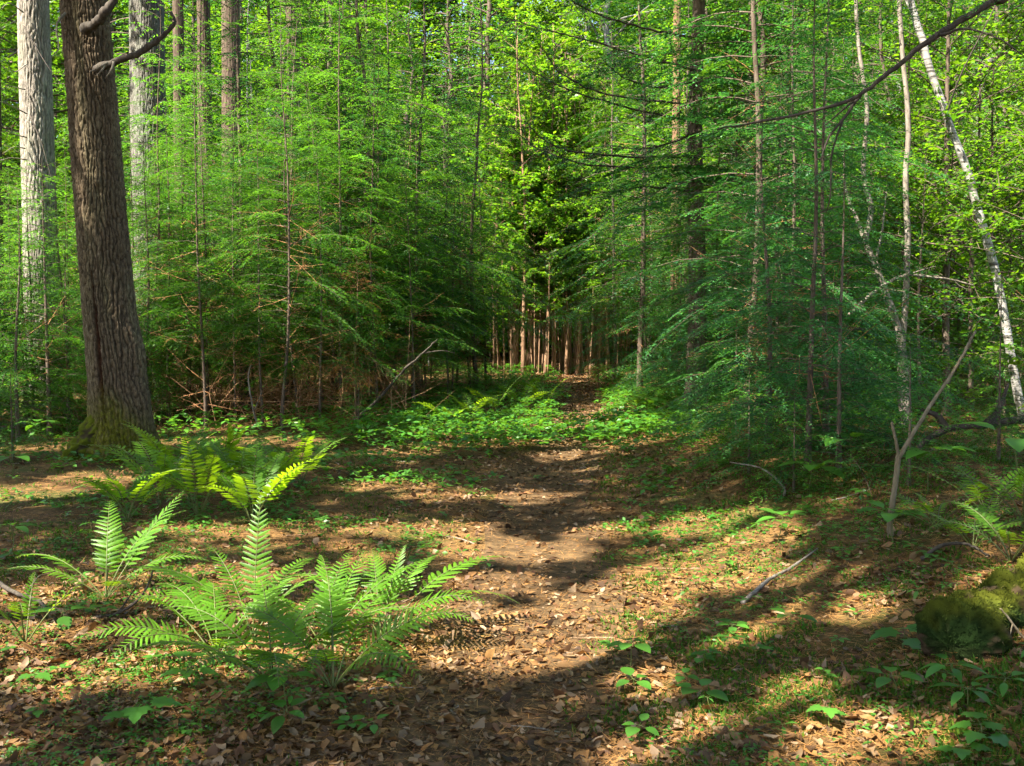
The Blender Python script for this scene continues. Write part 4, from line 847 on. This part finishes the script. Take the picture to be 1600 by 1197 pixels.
def frond_parts(az, L, el0, el1, r, npair, wmax, stipe=.3):
    P, T = frond_curve(az, L, el0, el1, r); S = np.array([-math.sin(az), math.cos(az), 0.])
    roll = r.normal(0, .25); out = []; n = len(P)
    for k in range(npair):
        s = stipe+(1-stipe)*(k+.3)/npair; v = (k+.3)/npair; f = s*(n-1); i = min(int(f), n-2); p = P[i]*(1-(f-i))+P[i+1]*(f-i); t = T[i]
        Nn = np.cross(t, S); Nn = Nn if Nn[2] > 0 or abs(Nn[2]) < .2 and True else -Nn
        ln = wmax*(min(1, .55+v*1.8))*(1-v)**.62*(.92+.16*r.random())+.008
        for sg in (1, -1):
            if r.random() < .04: continue
            ang = .30+.45*v+r.normal(0, .05)
            Sr = S*math.cos(roll)+Nn*math.sin(roll)
            X = nrm(Sr*sg*math.cos(ang)+t*math.sin(ang)+Nn*(.08+r.normal(0, .05))); Z = nrm(Nn-X*np.dot(Nn, X)); Yv = np.cross(Z, X)
            out.append((p, X, Yv, Z, ln))
    return P, out
def make_fern(label, base, spec, npair, wmax, seed, group=None, detail=True):
    r = rng(seed); t = thing('fern', label, 'fern', tuple(base), 0, group)
    for az, L, e0, e1 in spec:
        L = L*(.95 if detail else 1)*(.9+.2*r.random()); az = az+r.normal(0, 6); e1 = e1+r.normal(0, 9)
        P, parts = frond_parts(R(az), L, R(e0), R(e1), r, npair, wmax*(.85+.3*r.random())*min(1.15, L/.75), .26+.08*r.random())
        B = MB(); B.add(*tube_np(P, np.linspace(.0042, .001, len(P)), 5), m=0)
        if not detail:
            for p, X, Yv, Z, ln in parts:
                me = np.array([[0, 0, 0], [.3, .13, -.03], [.75, .09, -.1], [1, 0, -.15], [.75, -.09, -.1], [.3, -.13, -.03], [.5, 0, -.04]])*ln
                B.add(p+me[:, :1]*X+me[:, 1:2]*Yv+me[:, 2:]*Z, None, np.array([[6, 0, 5], [6, 5, 4], [6, 4, 3], [6, 3, 2], [6, 2, 1], [6, 1, 0]]), tint=np.ones(3)*(1+r.normal(0, .12)), m=1)
            obj('frond', B.mesh('frond'), [M_rachis, M_fern], t)
        else:
            fr = obj('frond', B.mesh('frond'), [M_rachis], t)
            for p, X, Yv, Z, ln in parts:
                M = Matrix(((X[0]*ln, Yv[0]*ln, Z[0]*ln, p[0]), (X[1]*ln, Yv[1]*ln, Z[1]*ln, p[1]), (X[2]*ln, Yv[2]*ln, Z[2]*ln, p[2]), (0, 0, 0, 1)))
                obj('leaflet', PIN[r.integers(2)], None, fr, M)
    return t
make_fern('large shaded fern with broad arching fronds in front of the other ferns', gpt(425, 1082), [(100, .66, 66, -8), (150, .74, 56, -22), (195, .74, 48, -26), (70, .68, 62, -12), (35, .66, 52, -20), (235, .66, 55, -32), (290, .66, 58, -30), (265, .6, 62, -25)], 18, .135, 1)
make_fern('shaded fern touching the large front fern on its path side', gpt(520, 1080), [(60, .66, 62, -12), (110, .66, 64, -5), (10, .64, 54, -22), (325, .62, 54, -30), (160, .68, 58, -20), (85, .74, 70, 5), (270, .62, 60, -28), (215, .62, 54, -28)], 18, .13, 2)
make_fern('brilliant sunlit fern spilling towards the path', gpt(597, 1005), [(95, .62, 68, 20), (38, .84, 50, 0), (15, .76, 46, -16), (62, .74, 60, 4), (150, .7, 56, -14), (340, .58, 44, -24), (118, .64, 68, 12), (355, .64, 54, -20)], 18, .12, 3)
make_fern('sunlit fern behind the front ferns with upright ladder-like frond', gpt(395, 1000), [(92, .68, 80, 48), (165, .82, 52, -14), (182, .68, 44, -22), (30, .68, 58, -14), (135, .64, 64, 0), (60, .62, 62, -5)], 18, .125, 4)
make_fern('shaded fern tucked between the large front fern and the sunlit ladder-like one', gpt(340, 1035), [(100, .6, 60, 0), (160, .7, 46, -20), (200, .66, 44, -26), (60, .6, 58, -10), (240, .56, 50, -30), (290, .5, 54, -30), (130, .6, 60, -12)], 18, .12, 6)
make_fern('sunlit fern filling the gap between the brilliant fern and the front ferns', gpt(505, 1015), [(90, .6, 66, 8), (40, .66, 52, -8), (140, .66, 54, -14), (10, .6, 48, -20), (185, .6, 46, -22), (65, .62, 60, 0), (330, .5, 48, -26)], 18, .12, 7)
make_fern('yellow green sunlit fern above the arching dark stick', gpt(165, 938), [(115, .7, 66, 14), (48, .82, 56, 14), (65, .72, 62, 8), (165, .72, 48, -14), (8, .68, 48, -16), (200, .62, 42, -20), (300, .52, 48, -26), (95, .62, 64, 0)], 18, .13, 5)
rf = rng(44)
def rnd_spec(n, L, e0=60, e1=-12): 
    o = rf.random()*360; return [(o+360/n*k+rf.normal(0, 14), L*(.75+.4*rf.random()), e0+rf.normal(0, 6), e1+rf.normal(0, 12)) for k in range(n)]
MID = [(250, 795, .75, 'fern at the foot of the massive trunk, nearest its roots'), (310, 812, .85, 'green fern in the middle of the bed below the massive trunk'), (375, 800, .85, 'green fern of the bed below the massive trunk, on its path side'),
       (275, 765, .7, 'fern half hidden between the trunk roots and the fern bed'), (395, 825, .7, 'low fern at the front of the bed below the massive trunk'), (200, 815, .6, 'low fern on the needle litter left in the bed below the massive trunk'), (470, 760, .7, 'fern at the thicket side end of the bed below the massive trunk'), (430, 780, .7, 'fern with a frond stretched towards the path below the thicket'), (345, 765, .75, 'back row fern of the bed below the massive trunk')]
for k, (px, py, L, lb_) in enumerate(MID): make_fern(lb_, gpt(px, py), rnd_spec(9, L*1.12, 66, -2), 18, .12, 20+k, detail=False)
for k, (px, py, L) in enumerate([(770, 655, .85), (815, 645, .9), (850, 640, .8), (735, 662, .8), (790, 625, .9), (700, 672, .7), (830, 622, .8)]):
    make_fern('low fern massed along the left side of the path where it narrows', gpt(px, py), rnd_spec(7, L, 66), 13, .13, 40+k, 'ferns left of the narrowing path', False)
for k, (px, py, L) in enumerate([(1520, 860, .7), (1580, 880, .75), (1465, 830, .65), (1600, 820, .8), (1545, 810, .7)]):
    make_fern('fern on the right bank behind the mossy log', gpt(px, py), rnd_spec(7, L*.75, 56, -18), 15, .10, 60+k, 'ferns behind the mossy log', False)
for k, (px, py, L) in enumerate([(1010, 650, .6), (1030, 640, .6), (1075, 690, .6), (1130, 720, .55), (985, 615, .7)]):
    make_fern('small fern under the hemlocks at the right path edge', gpt(px, py), rnd_spec(6, L, 64, 0), 12, .12, 70+k, 'small ferns at the right path edge', False)
make_fern('little fern growing against the right root of the massive trunk', gpt(238, 700), rnd_spec(5, .45), 13, .07, 80, None, False)
make_fern('little fern at the front root of the massive trunk', gpt(168, 725), rnd_spec(4, .4, 50, -5), 13, .06, 81, None, False)
make_fern('small fern at the left foot of the yellow green fern', gpt(40, 1010), rnd_spec(5, .5, 60), 14, .09, 82, None, False)

# ------------------------------------------------------------------ seedlings
def ovate(name, n=6, wd=.3, sag=.18, fold=.12):
    x = np.linspace(0, 1, n+1); wv = wd*np.sin(np.pi*np.clip(x, 0, 1)**.8)**.85; wv[0] = .0; wv[-1] = 0; z = -sag*x*x+.04*np.sin(x*3.1)
    V = np.concatenate([np.stack([x, 0*x, z], -1), np.stack([x, wv, z+fold*wv], -1), np.stack([x, -wv, z+fold*wv], -1)]); i = np.arange(n); m = n+1
    return mesh_np(name, V, np.concatenate([np.stack([i, i+1, i+1+m, i+m], -1), np.stack([i+2*m, i+1+2*m, i+1, i], -1)]), None, np.ones((len(V), 3)))
def maple(name):
    pts = [(0, 0), (.1, .16), (.02, .40), (.2, .34), (.32, .52), (.46, .34), (.62, .36), (.66, .2), (.82, .16), (1, 0)]
    out = pts+[(a, -b) for a, b in pts[-2:0:-1]]; V = np.array([(a, b, -.28*a*a+.25*abs(b)-.5*b*b) for a, b in out]+[(.4, 0, -.03)]); n = len(out)
    return mesh_np(name, V, None, np.stack([np.full(n, n), np.arange(n), (np.arange(n)+1) % n], -1), np.ones((n+1, 3)))
LF = {'ovate': ovate('leaf'), 'lance': ovate('leaf', 6, .19, .25), 'round': ovate('leaf', 6, .38, .12), 'maple': maple('leaf')}
for m in LF.values(): m.materials.append(M_seed)
STEM = {}
def seedling(label, base, kind, size, hgt_, nl, seed, group=None):
    r = rng(seed); t = thing('seedling', label, 'seedling', tuple(base), 0, group)
    B = MB(); top = np.array([r.normal(0, .1)*hgt_, r.normal(0, .1)*hgt_, hgt_]); B.add(*tube_np(smooth_line(np.array([[0, 0, -.01], top*.5+r.normal(0, .01, 3), top]), 8), np.linspace(.003, .0015, 8)*(size/.09)**.5, 5))
    mats = []
    a0 = r.random()*6.28; st = .25*size
    for k in range(nl):
        a = a0+k*6.283/nl*(1 if kind != 'pinnate' else 1)+r.normal(0, .15); lf = {'whorl': 'lance', 'five': 'ovate', 'maple': 'maple', 'round': 'round'}[kind]
        el = r.normal(.05, .18); X = np.array([math.cos(a)*math.cos(el), math.sin(a)*math.cos(el), math.sin(el)]); Yv = nrm(np.cross([0, 0, 1.], X)); Z = np.cross(X, Yv)
        ll = size*(.75+.45*r.random()); p = top+X*st*(1+.6*r.random())
        if kind == 'maple' and k >= 2: p = p-np.array([0, 0, hgt_*.3])
        B.add(*tube_np(np.array([top if kind != 'maple' or k < 2 else top*.7, p]), [.0012, .0008], 4)); mats.append((lf, Matrix(((X[0]*ll, Yv[0]*ll, Z[0]*ll, p[0]), (X[1]*ll, Yv[1]*ll, Z[1]*ll, p[1]), (X[2]*ll, Yv[2]*ll, Z[2]*ll, p[2]), (0, 0, 0, 1)))))
    obj('stem', B.mesh('stem', True), M_rachis, t)
    for lf, M in mats: obj('leaf', LF[lf], None, t, M)
    return t
HAND = [(215, 1150, 'maple', .12, .12, 5, 'broad lobed leaf seedling spreading over the litter below the front ferns'), (450, 1120, 'five', .11, .16, 5, 'five leaved seedling under the large shaded fern'), (445, 1140, 'five', .09, .07, 5, 'low seedling under the five leaved one by the large fern'),
        (100, 975, 'five', .13, .07, 3, 'three broad pale leaves beside the dark crooked stick'), (60, 700, 'five', .2, .3, 6, 'leafy sunlit seedling left of the massive trunk'), (95, 655, 'five', .18, .4, 5, 'tall sunlit seedling against the mossy root'), (20, 745, 'five', .2, .2, 5, 'low sunlit seedling at the edge of the litter left of the massive trunk'),
        (15, 870, 'five', .15, .2, 5, 'broad leaved seedling reaching in beside the yellow green fern'), (1215, 850, 'five', .16, .18, 6, 'flat topped five leaved seedling on the bank under the hemlocks'), (1395, 855, 'five', .15, .2, 6, 'spreading seedling at the foot of the leaning sapling'),
        (1265, 775, 'five', .24, .25, 6, 'broad seedling under the hemlocks with level leaves'), (1330, 745, 'five', .24, .3, 6, 'broad seedling between the hemlock stems and leaning sapling'), (1450, 770, 'five', .2, .3, 6, 'level leaved seedling right of the leaning sapling'),
        (985, 1045, 'round', .09, .12, 5, 'round leaved seedling on the moss edge of the path'), (990, 1080, 'round', .08, .05, 4, 'small round leaved seedling just below another on the moss edge'), (960, 1030, 'round', .07, .06, 4, 'tiny round leaved seedling at the path edge by the sunlit litter'),
        (1410, 1015, 'maple', .11, .08, 4, 'lobed seedling in front of the mossy log'), (1395, 1090, 'five', .1, .08, 5, 'pale seedling on bare litter below the mossy log'), (1490, 1080, 'whorl', .1, .1, 6, 'bright star shaped seedling just under the mossy log'), (1510, 1110, 'whorl', .1, .08, 6, 'bright star shaped seedling beside another below the mossy log'),
        (1530, 1165, 'maple', .095, .07, 5, 'yellow green lobed seedling at the bottom of the right bank'), (1500, 1190, 'maple', .08, .05, 4, 'low lobed seedling beside the yellow green one on the right bank'), (1570, 1085, 'whorl', .09, .06, 5, 'small star seedling right under the rotten log end'),
        (300, 1075, 'maple', .11, .12, 5, 'dark lobed seedling in the sunlit litter left of the large fern'), (1235, 985, 'five', .09, .07, 4, 'faint seedling in the dark moss of the bank'), (1095, 1100, 'round', .09, .06, 4, 'round leaved pair on the mossy litter near the path'),
        (1590, 760, 'five', .3, .35, 3, 'single bright broad leaves at the right edge above the ferns'), (1010, 655, 'five', .35, .35, 7, 'tall broad leaved seedling lit from above where the path narrows'), (1070, 625, 'five', .4, .5, 8, 'bushy broad leaved seedling at the right path edge'),
        (545, 745, 'five', .16, .22, 6, 'leafy seedling between the fern bed and the thicket'), (585, 735, 'five', .14, .15, 5, 'small seedling at the thicket edge by the path')]
for k, (px, py, kd, s, h_, nl, lb_) in enumerate(HAND): seedling(lb_, gpt(px, py), kd, s, h_, nl, 500+k)
rs = rng(88); cnt = 0
for _ in range(900):
    if cnt >= 190: break
    y = 3.5+8*rs.random()**1.3; x = (rs.random()*2-1)*(.55*y); d = x-path_x(y)
    if abs(d) < .42 and rs.random() < .85: continue
    cnt += 1; kd = ['whorl', 'round', 'five', 'maple'][rs.integers(4)]; side = 'on the right bank' if d > .4 else ('in the litter left of the path' if d < -.4 else 'on the path')
    nm = {'whorl': 'tiny star leaved seedling', 'round': 'tiny round leaved seedling', 'five': 'tiny five leaved seedling', 'maple': 'tiny lobed seedling'}[kd]
    seedling(nm+' '+side, hz(x, y), kd, .03+.035*rs.random(), .03+.06*rs.random(), 4+rs.integers(3), 700+cnt, nm.split(' ', 1)[1]+'s '+side)

# ------------------------------------------------------------------ leaf litter, needles, moss, ground cover
def field(n, seed, y0=2.9, y1=14., pw=1.8, spread=.62):
    r = rng(seed); u = r.random(n); a = 1-pw; y = ((y0**a)+(u*((y1**a)-(y0**a))))**(1/a)*1.0
    x = (r.random(n)*2-1)*(spread*y+.4); return x, y, r
PAL = np.array([.98, .92, .86])*np.array([(.29, .165, .06), (.21, .115, .045), (.15, .072, .032), (.31, .21, .115), (.25, .145, .06), (.10, .055, .027), (.32, .23, .145), (.26, .135, .045), (.18, .10, .05)])
def pathness(x, y): return np.abs(x-path_x(y))
def flakes(x, y, r, l, lift=.02):
    n = len(x); asp = .4+.5*r.random(n); ang = np.arange(7)/7*2*math.pi
    rr = (.5+.6*r.random((n, 7))); rr[:, 0] *= 1.45; ca, sa = np.cos(ang)[None]+r.normal(0, .13, (n, 7)), np.sin(ang)[None]+r.normal(0, .13, (n, 7))
    aa = r.random(n)*6.283; tl = np.where(r.random(n) < .2, .7, .25)
    D = nrm(np.stack([np.cos(aa), np.sin(aa), r.normal(0, 1, n)*tl], -1)); N = nrm(np.array([0, 0, 1.])+r.normal(0, 1, (n, 3))*tl[:, None]); S = nrm(np.cross(N, D)); N = np.cross(D, S)
    lx = rr*ca*l[:, None]; ly = rr*sa*(l*asp)[:, None]; curl = r.normal(.1, .4, n)
    lz = curl[:, None]*(ly/(l*asp)[:, None])**2*(l*.6)[:, None]+r.normal(0, .11, (n, 7))*l[:, None]
    zg = hgt(x, y); P = np.stack([x, y, zg+.004+lift*r.random(n)], -1)
    V = P[:, None]+D[:, None]*lx[..., None]+S[:, None]*ly[..., None]+N[:, None]*lz[..., None]; V = np.concatenate([V, P[:, None]], 1)
    V[..., 2] += np.maximum(0, zg-V[..., 2].min(1)-.004)[:, None]
    c = PAL[r.integers(len(PAL), size=n)]*(.38+.85*r.random(n))[:, None]
    return V, c, c[:, None]*(.78+.44*r.random((n, 8)))[..., None]
T7 = np.stack([np.full(7, 7), np.arange(7), (np.arange(7)+1) % 7], -1)
# individual leaves that show largest
x, y, r = field(900, 200, 3.15, 5.2, 1.5, .5)
k = (vnoise(np.stack([x*2, y*2, x*0], -1), 4) > .35); x, y = x[k][:300], y[k][:300]
V, c, cv = flakes(x, y, r, .022+.011*r.random(len(x)), .02)
for q in range(len(x)):
    p = np.array([x[q], y[q], H(x[q], y[q])]); dp = x[q]-path_x(y[q]); col = c[q]
    nm = 'pale pinkish tan' if col.sum() > .55 else ('dark brown' if col.sum() < .25 else ('reddish brown' if col[0] > 2*col[1] else 'brown'))
    side = 'on the near path' if abs(dp) < .5 else ('on the near right bank' if dp > 0 else 'on the near ground left of the path')
    tag(obj('fallen_leaf', mesh_np('fallen_leaf', V[q]-p, None, T7, cv[q]), M_litter, None, Matrix.Translation(p)), f'{nm} curled dead leaf lying {side}', 'leaf', f'{nm} dead leaves {side}')
# the rest of the litter: irregular flakes, torn and curled
x, y, r = field(76000, 201, 2.6, 15, 1.75)
den = .35+.65*sst(.3, .6, n2(x, y, .8, 41, 2)); den = den*(1-.78*sst(5.2, 8., y))*(1-.5*sst(.5, 1.2, x-path_x(y))*sst(.4, .55, n2(x, y, .7, 43, 2))); k = r.random(len(x)) < den; x, y = x[k], y[k]; n = len(x)
sz = np.clip(.0155*np.exp(r.normal(0, .5, n)), .005, .036)
yf = 7.5+24*r.random(16000)**1.2; xf = path_x(yf)+r.normal(0, 1.3, 16000); x = np.concatenate([x, xf]); y = np.concatenate([y, yf]); sz = np.concatenate([sz, (.016+.022*r.random(16000))*(.7+.05*yf)*.75]); n = len(x)
V, c, cv = flakes(x, y, r, sz)
me = mesh_np('leaf_litter', V.reshape(-1, 3), None, (np.arange(n)[:, None, None]*8+T7[None]).reshape(-1, 3), cv.reshape(-1, 3))
tag(obj('leaf_litter', me, M_litter), 'brown dead leaf litter covering the forest floor and near path', 'leaf litter', None, 'stuff')
# pine needles
x, y, r = field(105000, 202, 2.8, 19, 1.45); n = len(x); a = r.random(n)*6.283; L = .05+.07*r.random(n); z = hgt(x, y)+.004+.012*r.random(n)
D = np.stack([np.cos(a), np.sin(a), r.normal(0, .12, n)], -1); P = np.stack([x, y, z], -1); V, i = leaves_np(P, D, np.array([0, 0, 1.])+r.normal(0, .3, (n, 3)), L, .0018+.00022*y)
c = np.array([.34, .17, .052])*(.5+.8*r.random(n))[:, None]
tag(obj('needle_litter', mesh_np('needle_litter', V, leaf_quads(i), None, np.repeat(c, 4, 0)), M_needle), 'rusty fallen pine needles strewn over path and ground', 'needles', None, 'stuff')
# moss and tiny herbs
x, y, r = field(95000, 203, 2.9, 14, 1.5); d = x-path_x(y)
mask = n2(x, y, .55, 51, 3); big = n2(x, y, 1.6, 52, 2)
dens = sst(.42, .58, mask)*np.where(d > 0, sst(.15, .7, d)*1.0, sst(.5, 1.3, -d)*.5)*(.4+.6*sst(.35, .6, big))
spot = np.exp(-(((x-gpt(1010, 1120)[0])/.22)**2+((y-gpt(1010, 1120)[1])/.16)**2)); dens = np.maximum(dens, spot)
k = r.random(len(x)) < dens; x, y = x[k], y[k]; n = len(x)
xx = np.repeat(x, 3)+r.normal(0, .012, n*3); yy = np.repeat(y, 3)+r.normal(0, .012, n*3); P = np.stack([xx, yy, hgt(xx, yy)], -1)
D = np.array([0, 0, 1.])+r.normal(0, .55, (n*3, 3)); V, i = leaves_np(P, D, r.normal(0, 1, (n*3, 3)), .016+.03*r.random(n*3), .006+.006*r.random(n*3))
tag(obj('moss', mesh_np('moss', V, leaf_quads(i), None, np.repeat(tint_var(r, n*3, .3, .4)*np.array([.9, 1, 1]), 4, 0)), M_moss), 'low dark green moss carpeting the banks beside the path', 'moss', None, 'stuff')
# leafy ground cover where the path narrows and along the edges
x, y, r = field(60000, 204, 3, 32, 1.05, .5); d = x-path_x(y); big = n2(x, y, 1.5, 61, 2)
dens = sst(11.2, 13.2, y)*sst(.25, .8, np.abs(d)+.62*np.exp(-((y-14.2)/1.5)**2)+.5*(n2(x, y, 1.0, 64, 2)-.45))*np.exp(-(np.abs(d)/4.2)**3)*(.55+.45*sst(.35, .6, big)) + .28*sst(.42, .62, n2(x, y, .7, 63, 3))*sst(.35, .9, np.abs(d))*sst(13, 10, y)
k = r.random(len(x)) < dens; x, y = x[k], y[k]; n = len(x); nl = 5
hh = (.06+.22*r.random(n))*sst(8, 13, y)+.03; P = np.repeat(np.stack([x, y, hgt(x, y)+hh], -1), nl, 0); m = n*nl
P = P+r.normal(0, .03, P.shape)*np.array([1, 1, .5])*np.repeat(sst(4, 12, y)*.6+.4, nl)[:, None]; a = r.random(m)*6.283; D = np.stack([np.cos(a), np.sin(a), r.normal(-.1, .25, m)], -1); L = (.05+.07*r.random(m))*np.repeat(sst(4, 13, y)*.78+.22, nl)
V, i = leaves_np(P, D, np.array([0, 0, 1.])+r.normal(0, .3, (m, 3)), L, L*.55, .12)
tag(obj('ground_cover', mesh_np('ground_cover', V, None, leaf_tris(i), np.repeat(tint_var(r, m, .15, .25), 4, 0)), M_seed), 'bright green leafy ground cover crowding the path where it narrows', 'ground cover', None, 'stuff')
# brown brush of dead twigs under the left thicket
r = rng(205); B = MB()
for _ in range(900):
    y = 14.2+9*r.random(); px = 205+430*r.random(); x = wx(px, y); z = H(x, y); L = .2+1.5*r.random()**2; d = nrm(np.array([r.normal(0, .9), r.normal(0, .9), .2+r.random()*.8]))
    p = np.array([x, y, z+(.5*r.random() if r.random() < .5 else 0)]); b = r.normal(0, .12, 3)*L
    B.add(*tube_np(np.array([p, p+d*L*.5+b, p+d*L]), [.007, .005, .002], 3, cap=False), tint=np.array([1.25, 1.1, 1.])*(.7+1.1*r.random()))
tag(obj('brushwood', B.mesh('brushwood'), M_brown), 'tangle of thin dead brown twigs under the left thicket', 'brush', None, 'stuff')
